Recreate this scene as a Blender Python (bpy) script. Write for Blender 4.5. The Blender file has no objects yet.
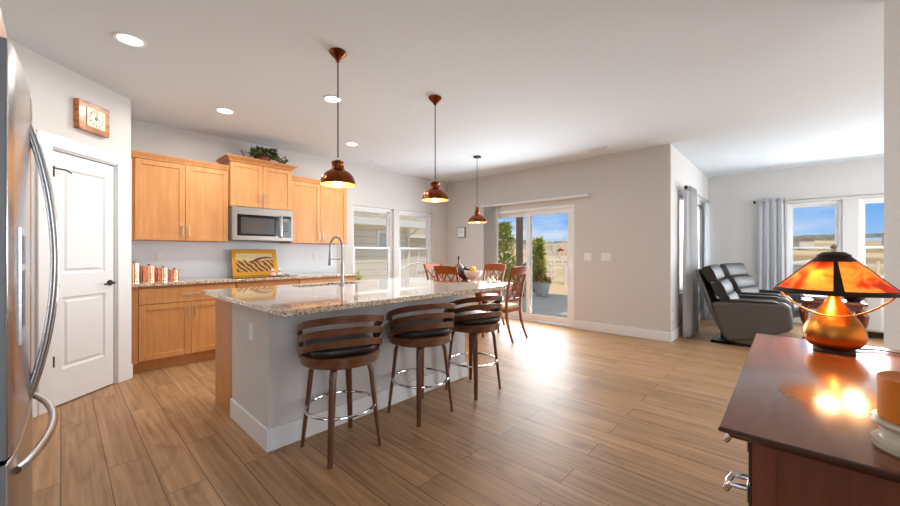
import bpy, bmesh, math, random
from mathutils import Vector, Matrix
random.seed(7)
R = math.radians
S = bpy.context.scene
COL = S.collection
PI = math.pi

# ------------------------------------------------------------------ camera
cam_d = bpy.data.cameras.new('camera')
cam_d.sensor_width = 36.0
cam_d.lens = 36.0 * 363.0 / 900.0
cam_d.clip_start = 0.02
cam_d.clip_end = 3000
cam = bpy.data.objects.new('camera', cam_d)
COL.objects.link(cam)
cam.location = (0, 0, 1.23)
cam.rotation_euler = (R(90), 0, R(43 - 90))
S.camera = cam

# ------------------------------------------------------------------ view
S.view_settings.view_transform = 'Standard'
S.view_settings.look = 'None'
S.view_settings.gamma = 1
S.view_settings.use_curve_mapping = False
S.view_settings.exposure = 0.08

# ------------------------------------------------------------------ world: clear blue sky with low clouds
W = bpy.data.worlds.new('sky')
S.world = W
W.use_nodes = True
nt = W.node_tree
nt.nodes.clear()
def N(tree, kind, **kw):
    n = tree.nodes.new(kind)
    for k, v in kw.items():
        if k.startswith('i_'):
            n.inputs[k[2:].replace('_', ' ')].default_value = v
        else:
            setattr(n, k, v)
    return n
tc = N(nt, 'ShaderNodeTexCoord')
sep = N(nt, 'ShaderNodeSeparateXYZ')
nt.links.new(tc.outputs['Generated'], sep.inputs[0])
grad = N(nt, 'ShaderNodeValToRGB')
e = grad.color_ramp.elements
e[0].position = 0.0; e[0].color = (0.42, 0.62, 0.90, 1)
e[1].position = 0.42; e[1].color = (0.46, 0.50, 0.56, 1)
hi = e.new(0.26); hi.color = (0.10, 0.32, 0.78, 1)
m = e.new(0.10); m.color = (0.13, 0.40, 0.88, 1)
nt.links.new(sep.outputs['Z'], grad.inputs[0])
mp = N(nt, 'ShaderNodeMapping')
mp.inputs['Scale'].default_value = (3.2, 3.2, 13)
nt.links.new(tc.outputs['Generated'], mp.inputs[0])
nz = N(nt, 'ShaderNodeTexNoise')
nz.inputs['Scale'].default_value = 1.3
nz.inputs['Detail'].default_value = 7
nt.links.new(mp.outputs[0], nz.inputs[0])
cr = N(nt, 'ShaderNodeValToRGB')
cr.color_ramp.elements[0].position = 0.44
cr.color_ramp.elements[1].position = 0.74
nt.links.new(nz.outputs[0], cr.inputs[0])
mx = N(nt, 'ShaderNodeMix', data_type='RGBA')
nt.links.new(cr.outputs[0], mx.inputs[0])
nt.links.new(grad.outputs[0], mx.inputs[6])
mx.inputs[7].default_value = (0.86, 0.89, 0.94, 1)
bg = N(nt, 'ShaderNodeBackground')
bg.inputs['Strength'].default_value = 1.0
nt.links.new(mx.outputs[2], bg.inputs[0])
wo = N(nt, 'ShaderNodeOutputWorld')
nt.links.new(bg.outputs[0], wo.inputs[0])

# ------------------------------------------------------------------ sun, daylight at the openings, added fill lights out of view
def sun(direction, strength, angle=0.6):
    d = bpy.data.lights.new('sun', 'SUN')
    d.energy = strength; d.angle = R(angle); d.color = (1, 0.95, 0.86)
    o = bpy.data.objects.new('sun', d); COL.objects.link(o)
    o.rotation_euler = Vector(direction).to_track_quat('-Z', 'Y').to_euler()
    o.location = (-5, -5, 12)
def daylight(name, loc, direction, w, h, power, color=(0.90, 0.96, 1.0), spread=170):
    d = bpy.data.lights.new(name, 'AREA')
    d.shape = 'RECTANGLE'; d.size = w; d.size_y = h; d.energy = power; d.color = color
    d.spread = R(spread)
    o = bpy.data.objects.new(name, d); COL.objects.link(o)
    o.location = loc
    o.rotation_euler = Vector(direction).to_track_quat('-Z', 'Z').to_euler()
    return o
sun((0.42, 0.40, -0.80), 2.3)
daylight('daylight_patio_door', (5.66, 3.47, 1.05), (-1, -0.1, -0.12), 1.7, 1.8, 100)
daylight('daylight_kitchen_window', (4.33, 5.32, 1.35), (0, -1, -0.1), 1.8, 1.3, 2.5)
daylight('daylight_living_window', (8.70, -0.85, 1.40), (-1, 0, -0.05), 1.4, 1.3, 60)
daylight('daylight_side_window', (7.25, 1.37, 1.38), (0, -1, -0.02), 1.8, 1.4, 45)
daylight('fill_light_great', (7.0, -3.95, 1.40), (-0.1, 1, 0.05), 3.0, 2.0, 120)  # added fill from the unseen right side, evens out the living room
daylight('fill_light_hall', (-2.85, 0.4, 1.45), (1, 0.1, 0.1), 1.4, 2.1, 6)  # added fill behind the camera, no known window there
daylight('fill_light_front', (-0.9, -3.95, 1.45), (0.25, 1, 0.05), 2.6, 2.1, 52)  # added fill behind the camera for the island front and pantry

# ------------------------------------------------------------------ helpers
def prop(o, label=None, cat=None, group=None, kind=None):
    if label: o['label'] = label
    if cat: o['category'] = cat
    if group: o['group'] = group
    if kind: o['kind'] = kind
    return o
def empty(name, loc=(0, 0, 0), rz=0.0, label=None, cat=None, group=None):
    o = bpy.data.objects.new(name, None)
    o.empty_display_size = 0.1
    COL.objects.link(o)
    o.location = loc; o.rotation_euler = (0, 0, rz)
    return prop(o, label, cat, group)
def kids(o):
    return [c for c in COL.objects if c.parent == o]
def copy_tree(o, parent=None):
    c = o.copy(); COL.objects.link(c); c.parent = parent
    for k in kids(o):
        if k != c: copy_tree(k, c)
    return c
class MB:
    def __init__(s): s.bm = bmesh.new()
    def face(s, vs):
        try: return s.bm.faces.new(vs)
        except ValueError: return None
    def v(s, p): return s.bm.verts.new(p)
    def box(s, x0, x1, y0, y1, z0, z1, M=None):
        P = [(x, y, z) for z in (z0, z1) for y in (y0, y1) for x in (x0, x1)]
        V = [s.v((M @ Vector(p)) if M else p) for p in P]
        for f in ((0, 2, 3, 1), (4, 5, 7, 6), (0, 1, 5, 4), (2, 6, 7, 3), (0, 4, 6, 2), (1, 3, 7, 5)):
            s.face([V[i] for i in f])
        return s
    def prism(s, pts, axis, a0, a1, M=None):
        # polygon in the plane across axis: 'x' -> (y,z), 'y' -> (x,z), 'z' -> (x,y)
        def mk(p, a):
            q = {'x': (a, p[0], p[1]), 'y': (p[0], a, p[1]), 'z': (p[0], p[1], a)}[axis]
            return (M @ Vector(q)) if M else q
        A = [s.v(mk(p, a0)) for p in pts]; B = [s.v(mk(p, a1)) for p in pts]
        n = len(pts)
        s.face(A[::-1]); s.face(B)
        for i in range(n): s.face([A[i], A[(i + 1) % n], B[(i + 1) % n], B[i]])
        return s
    def tube(s, pts, r, seg=10, closed=False, flat=None, cap=True):
        pts = [Vector(p) for p in pts]; n = len(pts)
        rr = r if isinstance(r, (list, tuple)) else [r] * n
        rings = []; up = None
        for i, p in enumerate(pts):
            if closed: t = pts[(i + 1) % n] - pts[i - 1]
            else: t = pts[min(i + 1, n - 1)] - pts[max(i - 1, 0)]
            if t.length < 1e-9: t = Vector((0, 0, 1))
            t.normalize()
            if up is None:
                up = Vector((0, 0, 1)) if abs(t.z) < 0.9 else Vector((1, 0, 0))
            a = t.cross(up)
            if a.length < 1e-6: a = t.cross(Vector((0, 1, 0)))
            a.normalize(); b = a.cross(t).normalized(); up = b
            fx, fy = flat if flat else (1, 1)
            rings.append([s.v(p + (a * math.cos(2 * PI * k / seg) * fx + b * math.sin(2 * PI * k / seg) * fy) * rr[i]) for k in range(seg)])
        m = n if closed else n - 1
        for i in range(m):
            A, B = rings[i], rings[(i + 1) % n]
            for k in range(seg):
                s.face([A[k], A[(k + 1) % seg], B[(k + 1) % seg], B[k]])
        if not closed and cap:
            s.face(rings[0][::-1]); s.face(rings[-1])
        return s
    def lathe(s, prof, c=(0, 0, 0), seg=32, M=None, closed=False):
        # prof: (radius, z) pairs
        rings = []
        for r, z in prof:
            if r < 1e-6:
                p = Vector((c[0], c[1], c[2] + z)); rings.append([s.v((M @ p) if M else p)])
            else:
                L = []
                for k in range(seg):
                    a = 2 * PI * k / seg
                    p = Vector((c[0] + r * math.cos(a), c[1] + r * math.sin(a), c[2] + z))
                    L.append(s.v((M @ p) if M else p))
                rings.append(L)
        pairs = list(zip(rings, rings[1:]))
        if closed: pairs.append((rings[-1], rings[0]))
        for A, B in pairs:
            if len(A) == 1 and len(B) == 1: continue
            for k in range(seg):
                k2 = (k + 1) % seg
                if len(A) == 1: s.face([A[0], B[k], B[k2]])
                elif len(B) == 1: s.face([A[k], A[k2], B[0]])
                else: s.face([A[k], A[k2], B[k2], B[k]])
        return s
    def grid(s, fn, nu, nv):
        V = [[s.v(fn(i / nu, j / nv)) for j in range(nv + 1)] for i in range(nu + 1)]
        for i in range(nu):
            for j in range(nv):
                s.face([V[i][j], V[i + 1][j], V[i + 1][j + 1], V[i][j + 1]])
        return s
    def slab(s, axis, us, vs, holes, a0, a1):
        # rectangular slab with rectangular holes; us, vs = extents, holes = (u0,u1,v0,v1)
        U = sorted(set(list(us) + [h for H in holes for h in H[:2]]))
        V = sorted(set(list(vs) + [h for H in holes for h in H[2:]]))
        def solid(i, j):
            if i < 0 or j < 0 or i >= len(U) - 1 or j >= len(V) - 1: return False
            uc = (U[i] + U[i + 1]) / 2; vc = (V[j] + V[j + 1]) / 2
            return not any(H[0] < uc < H[1] and H[2] < vc < H[3] for H in holes)
        cache = {}
        def vt(i, j, k):
            key = (i, j, k)
            if key not in cache:
                a = (a0, a1)[k]; u, w = U[i], V[j]
                cache[key] = s.v({'x': (a, u, w), 'y': (u, a, w), 'z': (u, w, a)}[axis])
            return cache[key]
        for i in range(len(U) - 1):
            for j in range(len(V) - 1):
                if not solid(i, j): continue
                s.face([vt(i, j, 0), vt(i, j + 1, 0), vt(i + 1, j + 1, 0), vt(i + 1, j, 0)])
                s.face([vt(i, j, 1), vt(i + 1, j, 1), vt(i + 1, j + 1, 1), vt(i, j + 1, 1)])
                for di, dj, e in ((-1, 0, ((i, j), (i, j + 1))), (1, 0, ((i + 1, j), (i + 1, j + 1))), (0, -1, ((i, j), (i + 1, j))), (0, 1, ((i, j + 1), (i + 1, j + 1)))):
                    if not solid(i + di, j + dj):
                        (p, q) = e
                        s.face([vt(*p, 0), vt(*q, 0), vt(*q, 1), vt(*p, 1)])
        return s
    def build(s, name, mat, parent=None, bevel=0, seg=2, smooth=35, sub=0, solid=0):
        bmesh.ops.recalc_face_normals(s.bm, faces=s.bm.faces[:])
        me = bpy.data.meshes.new(name)
        s.bm.to_mesh(me); s.bm.free()
        for m_ in (mat if isinstance(mat, (list, tuple)) else [mat]): me.materials.append(m_)
        if smooth:
            for p in me.polygons: p.use_smooth = True
            me.set_sharp_from_angle(angle=R(smooth))
        o = bpy.data.objects.new(name, me); COL.objects.link(o)
        if parent: o.parent = parent
        if solid:
            md = o.modifiers.new('solid', 'SOLIDIFY'); md.thickness = solid; md.offset = 0
        if bevel:
            md = o.modifiers.new('bevel', 'BEVEL'); md.width = bevel; md.segments = seg; md.limit_method = 'ANGLE'; md.angle_limit = R(40)
        if sub:
            md = o.modifiers.new('sub', 'SUBSURF'); md.levels = sub; md.render_levels = sub
        return o
def struct(o): o['kind'] = 'structure'; return o
def box(x0, x1, y0, y1, z0, z1): return MB().box(x0, x1, y0, y1, z0, z1)
def arc(c, r, a0, a1, n, z=0):
    return [(c[0] + r * math.cos(a0 + (a1 - a0) * i / n), c[1] + r * math.sin(a0 + (a1 - a0) * i / n), z) for i in range(n + 1)]

# ------------------------------------------------------------------ materials
def srgb(r, g, b):
    f = lambda c: (c / 255 / 12.92) if c / 255 <= 0.04045 else ((c / 255 + 0.055) / 1.055) ** 2.4
    return (f(r), f(g), f(b), 1)
def mat(name, color, rough=0.5, metal=0.0, noise=None, bump=None, spec=None, coat=0, trans=0, emit=None, sss=0, sheen=0):
    """color; noise=(scale, (sx,sy,sz), color2, contrast lo, hi); bump=(scale, strength)"""
    m_ = bpy.data.materials.new(name); m_.use_nodes = True
    t = m_.node_tree; b = t.nodes['Principled BSDF']
    b.inputs['Base Color'].default_value = color
    b.inputs['Roughness'].default_value = rough
    b.inputs['Metallic'].default_value = metal
    if spec is not None: b.inputs['Specular IOR Level'].default_value = spec
    if coat: b.inputs['Coat Weight'].default_value = coat; b.inputs['Coat Roughness'].default_value = 0.08
    if trans: b.inputs['Transmission Weight'].default_value = trans
    if sheen: b.inputs['Sheen Weight'].default_value = sheen
    if emit: b.inputs['Emission Color'].default_value = emit[0]; b.inputs['Emission Strength'].default_value = emit[1]
    co = N(t, 'ShaderNodeTexCoord')
    if noise:
        sc, st, c2, lo, hi = noise
        mp_ = N(t, 'ShaderNodeMapping'); mp_.inputs['Scale'].default_value = st
        t.links.new(co.outputs['Object'], mp_.inputs[0])
        n_ = N(t, 'ShaderNodeTexNoise'); n_.inputs['Scale'].default_value = sc; n_.inputs['Detail'].default_value = 5
        t.links.new(mp_.outputs[0], n_.inputs[0])
        r_ = N(t, 'ShaderNodeValToRGB')
        r_.color_ramp.elements[0].position = lo; r_.color_ramp.elements[0].color = color
        r_.color_ramp.elements[1].position = hi; r_.color_ramp.elements[1].color = c2
        t.links.new(n_.outputs[0], r_.inputs[0]); t.links.new(r_.outputs[0], b.inputs['Base Color'])
    if bump:
        n2 = N(t, 'ShaderNodeTexNoise'); n2.inputs['Scale'].default_value = bump[0]; n2.inputs['Detail'].default_value = 4
        t.links.new(co.outputs['Object'], n2.inputs[0])
        bp = N(t, 'ShaderNodeBump'); bp.inputs['Strength'].default_value = bump[1]; bp.inputs['Distance'].default_value = 0.01
        t.links.new(n2.outputs[0], bp.inputs['Height']); t.links.new(bp.outputs[0], b.inputs['Normal'])
    return m_
M = {}
M['wall'] = mat('wall_paint', srgb(214, 211, 208), 0.85, bump=(140, 0.05))
M['ceil'] = mat('ceiling_paint', srgb(222, 229, 235), 0.9, bump=(90, 0.12))
M['trim'] = mat('white_trim_paint', srgb(236, 237, 238), 0.4)
M['vinyl'] = mat('white_vinyl', srgb(238, 239, 240), 0.35)
M['maple'] = mat('maple', srgb(216, 155, 96), 0.38, noise=(3.0, (9, 9, 0.9), srgb(201, 138, 80), 0.35, 0.72), coat=0.15)
M['maple2'] = mat('maple_side', srgb(205, 143, 86), 0.4, noise=(3.0, (9, 9, 0.9), srgb(190, 126, 72), 0.35, 0.72))
M['nickel'] = mat('brushed_nickel', srgb(205, 200, 192), 0.3, 1.0)
M['chrome'] = mat('chrome', srgb(225, 225, 228), 0.08, 1.0)
M['microsteel'] = mat('microwave_steel', srgb(158, 152, 146), 0.32, 1.0)
M['faucetmetal'] = mat('faucet_steel', srgb(168, 166, 162), 0.28, 1.0)
M['steel'] = mat('stainless_steel', srgb(200, 201, 204), 0.22, 1.0, noise=(2.0, (1, 1, 60), srgb(188, 189, 192), 0.4, 0.6))
M['steelh'] = mat('polished_steel', srgb(205, 206, 208), 0.2, 1.0)
M['greyside'] = mat('grey_enamel', srgb(124, 126, 129), 0.4)
M['black'] = mat('black_plastic', srgb(22, 22, 24), 0.3)
M['blackglass'] = mat('black_glass', srgb(16, 16, 18), 0.06)
M['leather'] = mat('black_leather', srgb(34, 31, 30), 0.32, bump=(160, 0.12))
M['grayleather'] = mat('grey_brown_leather', srgb(84, 80, 76), 0.5, bump=(120, 0.15))
M['darkleather'] = mat('dark_leather', srgb(38, 34, 31), 0.5, bump=(60, 0.2))
M['walnut'] = mat('walnut', srgb(122, 74, 42), 0.35, noise=(4, (3, 3, 12), srgb(84, 47, 25), 0.35, 0.7), coat=0.3)
M['walnutleg'] = mat('walnut_leg', srgb(118, 70, 40), 0.35, noise=(4, (20, 20, 1.5), srgb(82, 45, 25), 0.35, 0.7), coat=0.3)
M['walnutdark'] = mat('dark_walnut', srgb(66, 38, 24), 0.35, coat=0.3)
M['cherry'] = mat('cherry_wood', srgb(160, 84, 28), 0.36, noise=(4, (14, 14, 1.5), srgb(124, 56, 20), 0.35, 0.7), spec=0.3)
M['mahog'] = mat('mahogany', srgb(130, 60, 34), 0.35, noise=(3, (12, 12, 1.2), srgb(104, 44, 26), 0.3, 0.75), coat=0.5)
M['mahogtop'] = mat('mahogany_top', srgb(134, 74, 38), 0.17, noise=(4.0, (1.5, 9, 1), srgb(112, 56, 27), 0.25, 0.8), coat=0.15, spec=0.5)
M['mahogdark'] = mat('dark_mahogany_edge', srgb(66, 34, 22), 0.2, coat=0.6)
M['copper'] = mat('polished_copper', srgb(242, 182, 148), 0.18, 1.0)
M['oldcopper'] = mat('aged_copper', srgb(150, 82, 46), 0.25, 1.0, noise=(12, (1, 1, 1), srgb(98, 50, 30), 0.4, 0.65))
M['lampcopper'] = mat('lamp_copper', srgb(206, 138, 62), 0.3, 1.0, noise=(3, (1, 1, 6), srgb(120, 60, 34), 0.42, 0.75))
M['bronze'] = mat('dark_bronze', srgb(52, 42, 38), 0.4, 0.7)
M['brass'] = mat('brass', srgb(190, 150, 90), 0.25, 1.0)
M['inner'] = mat('brass_inner', srgb(250, 205, 120), 0.4, 0.3)
M['cream'] = mat('cream_fabric', srgb(232, 220, 190), 0.9, bump=(200, 0.1))
M['sofa'] = mat('light_grey_fabric', srgb(196, 194, 192), 0.9, bump=(260, 0.15))
M['concrete'] = mat('concrete', srgb(206, 204, 201), 0.9, noise=(3, (1, 1, 1), srgb(190, 188, 186), 0.35, 0.7))
M['straw'] = mat('dry_grass', srgb(226, 200, 158), 1.0, noise=(0.15, (1, 1, 1), srgb(198, 168, 122), 0.4, 0.66))
M['prairie'] = mat('prairie_grass', srgb(222, 196, 156), 1.0, noise=(0.03, (0.5, 1, 1), srgb(178, 148, 104), 0.42, 0.62))
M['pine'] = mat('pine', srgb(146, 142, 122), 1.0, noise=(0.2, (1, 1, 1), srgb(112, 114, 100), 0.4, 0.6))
M['siding'] = None
M['roof'] = mat('shingle', srgb(196, 182, 162), 0.95, noise=(6, (1, 1, 3), srgb(176, 160, 140), 0.4, 0.6))
M['hwhite'] = mat('house_white', srgb(240, 236, 228), 0.6)
M['fencew'] = mat('fence_white', srgb(238, 222, 206), 0.6)
M['postb'] = mat('brown_post', srgb(150, 126, 102), 0.7)
M['leafy'] = mat('yellow_green_leaf', srgb(214, 210, 120), 0.7, noise=(2, (1, 1, 1), srgb(150, 160, 74), 0.4, 0.65))
M['shrub'] = mat('dry_shrub', srgb(140, 116, 76), 0.9, noise=(3, (1, 1, 1), srgb(104, 96, 56), 0.4, 0.65))
M['leaf'] = mat('ivy_leaf', srgb(72, 88, 42), 0.5, noise=(9, (1, 1, 1), srgb(118, 120, 62), 0.4, 0.7))
M['branch'] = mat('pale_branch', srgb(226, 216, 208), 0.8)
M['red'] = mat('red_paint', srgb(186, 50, 40), 0.4)
M['redflower'] = mat('red_flower', srgb(168, 40, 46), 0.6)
M['pot'] = mat('pot_grey', srgb(206, 206, 208), 0.5)
M['ceramic'] = mat('white_ceramic', srgb(236, 230, 222), 0.2)
M['pinkcer'] = mat('pink_ceramic', srgb(224, 150, 140), 0.3, noise=(30, (1, 1, 1), srgb(240, 220, 200), 0.45, 0.6))
M['bluegrey'] = mat('blue_grey_siding', srgb(206, 212, 218), 0.8)
M['candle'] = mat('orange_wax', srgb(224, 128, 30), 0.45)
M['candle'].node_tree.nodes['Principled BSDF'].inputs['Subsurface Weight'].default_value = 0.4
M['candle'].node_tree.nodes['Principled BSDF'].inputs['Subsurface Radius'].default_value = (0.02, 0.008, 0.002)
M['stone'] = mat('cream_stone', srgb(214, 204, 184), 0.3, noise=(14, (1, 1, 3), srgb(184, 170, 146), 0.4, 0.68))
M['cord'] = mat('dark_cord', srgb(48, 42, 40), 0.5)
M['grape'] = mat('grape_skin', srgb(62, 30, 48), 0.25)
M['lemon'] = mat('lemon_skin', srgb(238, 196, 50), 0.4)
M['orangef'] = mat('orange_skin', srgb(232, 130, 40), 0.45)
M['apple'] = mat('apple_skin', srgb(180, 52, 40), 0.3)
M['darkceramic'] = mat('dark_glaze', srgb(82, 58, 44), 0.25, noise=(8, (1, 1, 1), srgb(130, 110, 92), 0.45, 0.65))
M['vane'] = None
M['plate'] = mat('white_plastic', srgb(240, 240, 238), 0.35)
M['bulb'] = mat('warm_bulb', (1, 0.8, 0.5, 1), 0.4, emit=((1, 0.74, 0.40, 1), 6))
M['canlit'] = mat('lit_diffuser', (1, 1, 1, 1), 0.5, emit=((1, 0.97, 0.92, 1), 5))
M['ventgrey'] = mat('vent_slot', srgb(150, 150, 152), 0.6)

# thin clear glass
def glassmat():
    m_ = bpy.data.materials.new('clear_glass'); m_.use_nodes = True
    t = m_.node_tree; t.nodes.clear()
    a = N(t, 'ShaderNodeBsdfTransparent'); a.inputs[0].default_value = (0.97, 0.98, 0.98, 1)
    g = N(t, 'ShaderNodeBsdfGlossy'); g.inputs['Roughness'].default_value = 0.0
    f = N(t, 'ShaderNodeFresnel'); f.inputs[0].default_value = 1.1
    x = N(t, 'ShaderNodeMixShader'); o = N(t, 'ShaderNodeOutputMaterial')
    t.links.new(f.outputs[0], x.inputs[0]); t.links.new(a.outputs[0], x.inputs[1]); t.links.new(g.outputs[0], x.inputs[2])
    t.links.new(x.outputs[0], o.inputs[0])
    return m_
M['glass'] = glassmat()

def floormat():
    m_ = bpy.data.materials.new('oak_planks'); m_.use_nodes = True
    t = m_.node_tree; b = t.nodes['Principled BSDF']
    co = N(t, 'ShaderNodeTexCoord')
    sp = N(t, 'ShaderNodeSeparateXYZ'); t.links.new(co.outputs['Object'], sp.inputs[0])
    cb = N(t, 'ShaderNodeCombineXYZ')
    t.links.new(sp.outputs['Y'], cb.inputs['X']); t.links.new(sp.outputs['X'], cb.inputs['Y'])
    br = N(t, 'ShaderNodeTexBrick')
    br.offset = 0.37; br.offset_frequency = 2
    br.inputs['Color1'].default_value = (0, 0, 0, 1); br.inputs['Color2'].default_value = (1, 1, 1, 1)
    br.inputs['Mortar'].default_value = (0.5, 0.5, 0.5, 1)
    br.inputs['Scale'].default_value = 1; br.inputs['Mortar Size'].default_value = 0.0022
    br.inputs['Brick Width'].default_value = 1.42; br.inputs['Row Height'].default_value = 0.182
    br.inputs['Mortar Smooth'].default_value = 0.1
    t.links.new(cb.outputs[0], br.inputs[0])
    # grain: stretched along the plank, shifted per plank
    ad = N(t, 'ShaderNodeVectorMath', operation='MULTIPLY_ADD')
    ad.inputs[1].default_value = (7, 13, 3)
    t.links.new(br.outputs['Color'], ad.inputs[0]); t.links.new(cb.outputs[0], ad.inputs[2])
    mg = N(t, 'ShaderNodeMapping'); mg.inputs['Scale'].default_value = (1.0, 26, 1)
    t.links.new(ad.outputs[0], mg.inputs[0])
    n1 = N(t, 'ShaderNodeTexNoise'); n1.inputs['Scale'].default_value = 1.6; n1.inputs['Detail'].default_value = 8; n1.inputs['Distortion'].default_value = 0.6
    t.links.new(mg.outputs[0], n1.inputs[0])
    r1 = N(t, 'ShaderNodeValToRGB')
    r1.color_ramp.elements[0].position = 0.3; r1.color_ramp.elements[0].color = srgb(148, 110, 74)
    r1.color_ramp.elements[1].position = 0.72; r1.color_ramp.elements[1].color = srgb(190, 152, 112)
    t.links.new(n1.outputs[0], r1.inputs[0])
    # broad cathedral figure and knots
    mk = N(t, 'ShaderNodeMapping'); mk.inputs['Scale'].default_value = (2.2, 6.5, 1)
    t.links.new(ad.outputs[0], mk.inputs[0])
    n2 = N(t, 'ShaderNodeTexNoise'); n2.inputs['Scale'].default_value = 1.1; n2.inputs['Detail'].default_value = 3; n2.inputs['Distortion'].default_value = 1.2
    t.links.new(mk.outputs[0], n2.inputs[0])
    r2 = N(t, 'ShaderNodeValToRGB')
    r2.color_ramp.elements[0].position = 0.24; r2.color_ramp.elements[0].color = (0.58, 0.50, 0.44, 1)
    r2.color_ramp.elements[1].position = 0.42; r2.color_ramp.elements[1].color = (1, 1, 1, 1)
    t.links.new(n2.outputs[0], r2.inputs[0])
    mm = N(t, 'ShaderNodeMix', data_type='RGBA', blend_type='MULTIPLY'); mm.inputs[0].default_value = 0.75
    t.links.new(r1.outputs[0], mm.inputs[6]); t.links.new(r2.outputs[0], mm.inputs[7])
    # plank to plank tone
    r3 = N(t, 'ShaderNodeValToRGB')
    r3.color_ramp.elements[0].color = (0.86, 0.84, 0.82, 1); r3.color_ramp.elements[1].color = (1.08, 1.07, 1.06, 1)
    t.links.new(br.outputs['Color'], r3.inputs[0])
    m3 = N(t, 'ShaderNodeMix', data_type='RGBA', blend_type='MULTIPLY'); m3.inputs[0].default_value = 1
    t.links.new(mm.outputs[2], m3.inputs[6]); t.links.new(r3.outputs[0], m3.inputs[7])
    # seams
    m4 = N(t, 'ShaderNodeMix', data_type='RGBA')
    m4.inputs[7].default_value = srgb(84, 54, 32)
    t.links.new(br.outputs['Fac'], m4.inputs[0]); t.links.new(m3.outputs[2], m4.inputs[6])
    t.links.new(m4.outputs[2], b.inputs['Base Color'])
    b.inputs['Roughness'].default_value = 0.46
    b.inputs['Specular IOR Level'].default_value = 0.5
    bp = N(t, 'ShaderNodeBump'); bp.inputs['Strength'].default_value = 0.25; bp.inputs['Distance'].default_value = 0.002
    iv = N(t, 'ShaderNodeMath', operation='SUBTRACT'); iv.inputs[0].default_value = 1
    t.links.new(br.outputs['Fac'], iv.inputs[1])
    t.links.new(iv.outputs[0], bp.inputs['Height']); t.links.new(bp.outputs[0], b.inputs['Normal'])
    return m_
M['floor'] = floormat()

def granite():
    m_ = bpy.data.materials.new('speckled_granite'); m_.use_nodes = True
    t = m_.node_tree; b = t.nodes['Principled BSDF']
    co = N(t, 'ShaderNodeTexCoord')
    v = N(t, 'ShaderNodeTexVoronoi'); v.inputs['Scale'].default_value = 95
    t.links.new(co.outputs['Object'], v.inputs[0])
    sx = N(t, 'ShaderNodeSeparateColor'); t.links.new(v.outputs['Color'], sx.inputs[0])
    n = N(t, 'ShaderNodeTexNoise'); n.inputs['Scale'].default_value = 22; n.inputs['Detail'].default_value = 4
    t.links.new(co.outputs['Object'], n.inputs[0])
    ma = N(t, 'ShaderNodeMath', operation='MULTIPLY_ADD'); ma.inputs[1].default_value = 0.55
    t.links.new(sx.outputs[0], ma.inputs[0])
    ms = N(t, 'ShaderNodeMath', operation='MULTIPLY'); ms.inputs[1].default_value = 0.45
    t.links.new(n.outputs[0], ms.inputs[0]); t.links.new(ms.outputs[0], ma.inputs[2])
    r = N(t, 'ShaderNodeValToRGB'); r.color_ramp.interpolation = 'CONSTANT'
    el = r.color_ramp.elements
    el[0].position = 0.0; el[0].color = srgb(74, 62, 56)
    el[1].position = 0.23; el[1].color = srgb(158, 132, 112)
    for p, c in ((0.34, (206, 184, 158)), (0.52, (226, 208, 184)), (0.64, (190, 160, 132)), (0.73, (238, 228, 214))):
        x = el.new(p); x.color = srgb(*c)
    t.links.new(ma.outputs[0], r.inputs[0]); t.links.new(r.outputs[0], b.inputs['Base Color'])
    b.inputs['Roughness'].default_value = 0.06
    b.inputs['Coat Weight'].default_value = 0.6; b.inputs['Coat Roughness'].default_value = 0.03
    return m_
M['granite'] = granite()

def lap(name, c1, c2, h):
    m_ = bpy.data.materials.new(name); m_.use_nodes = True
    t = m_.node_tree; b = t.nodes['Principled BSDF']; b.inputs['Roughness'].default_value = 0.8
    co = N(t, 'ShaderNodeTexCoord'); sp = N(t, 'ShaderNodeSeparateXYZ'); t.links.new(co.outputs['Object'], sp.inputs[0])
    d = N(t, 'ShaderNodeMath', operation='DIVIDE'); d.inputs[1].default_value = h
    t.links.new(sp.outputs['Z'], d.inputs[0])
    f = N(t, 'ShaderNodeMath', operation='FRACT'); t.links.new(d.outputs[0], f.inputs[0])
    r = N(t, 'ShaderNodeValToRGB')
    r.color_ramp.elements[0].position = 0.06; r.color_ramp.elements[0].color = c2
    r.color_ramp.elements[1].position = 0.12; r.color_ramp.elements[1].color = c1
    t.links.new(f.outputs[0], r.inputs[0]); t.links.new(r.outputs[0], b.inputs['Base Color'])
    return m_
M['siding'] = lap('lap_siding', srgb(230, 222, 210), srgb(196, 186, 172), 0.24)

def mica():
    m_ = bpy.data.materials.new('amber_mica'); m_.use_nodes = True
    t = m_.node_tree; t.nodes.clear()
    co = N(t, 'ShaderNodeTexCoord')
    n = N(t, 'ShaderNodeTexNoise'); n.inputs['Scale'].default_value = 13; n.inputs['Detail'].default_value = 6; n.inputs['Distortion'].default_value = 1.0
    t.links.new(co.outputs['Object'], n.inputs[0])
    r = N(t, 'ShaderNodeValToRGB')
    r.color_ramp.elements[0].position = 0.40; r.color_ramp.elements[0].color = (0.55, 0.12, 0.02, 1)
    r.color_ramp.elements[1].position = 0.60; r.color_ramp.elements[1].color = (0.98, 0.62, 0.20, 1)
    t.links.new(n.outputs[0], r.inputs[0])
    tr = N(t, 'ShaderNodeBsdfTranslucent'); t.links.new(r.outputs[0], tr.inputs[0])
    pb = N(t, 'ShaderNodeBsdfPrincipled'); pb.inputs['Roughness'].default_value = 0.35
    t.links.new(r.outputs[0], pb.inputs['Base Color'])
    x = N(t, 'ShaderNodeMixShader'); x.inputs[0].default_value = 0.45
    t.links.new(tr.outputs[0], x.inputs[1]); t.links.new(pb.outputs[0], x.inputs[2])
    o = N(t, 'ShaderNodeOutputMaterial'); t.links.new(x.outputs[0], o.inputs[0])
    return m_
M['mica'] = mica()

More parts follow.
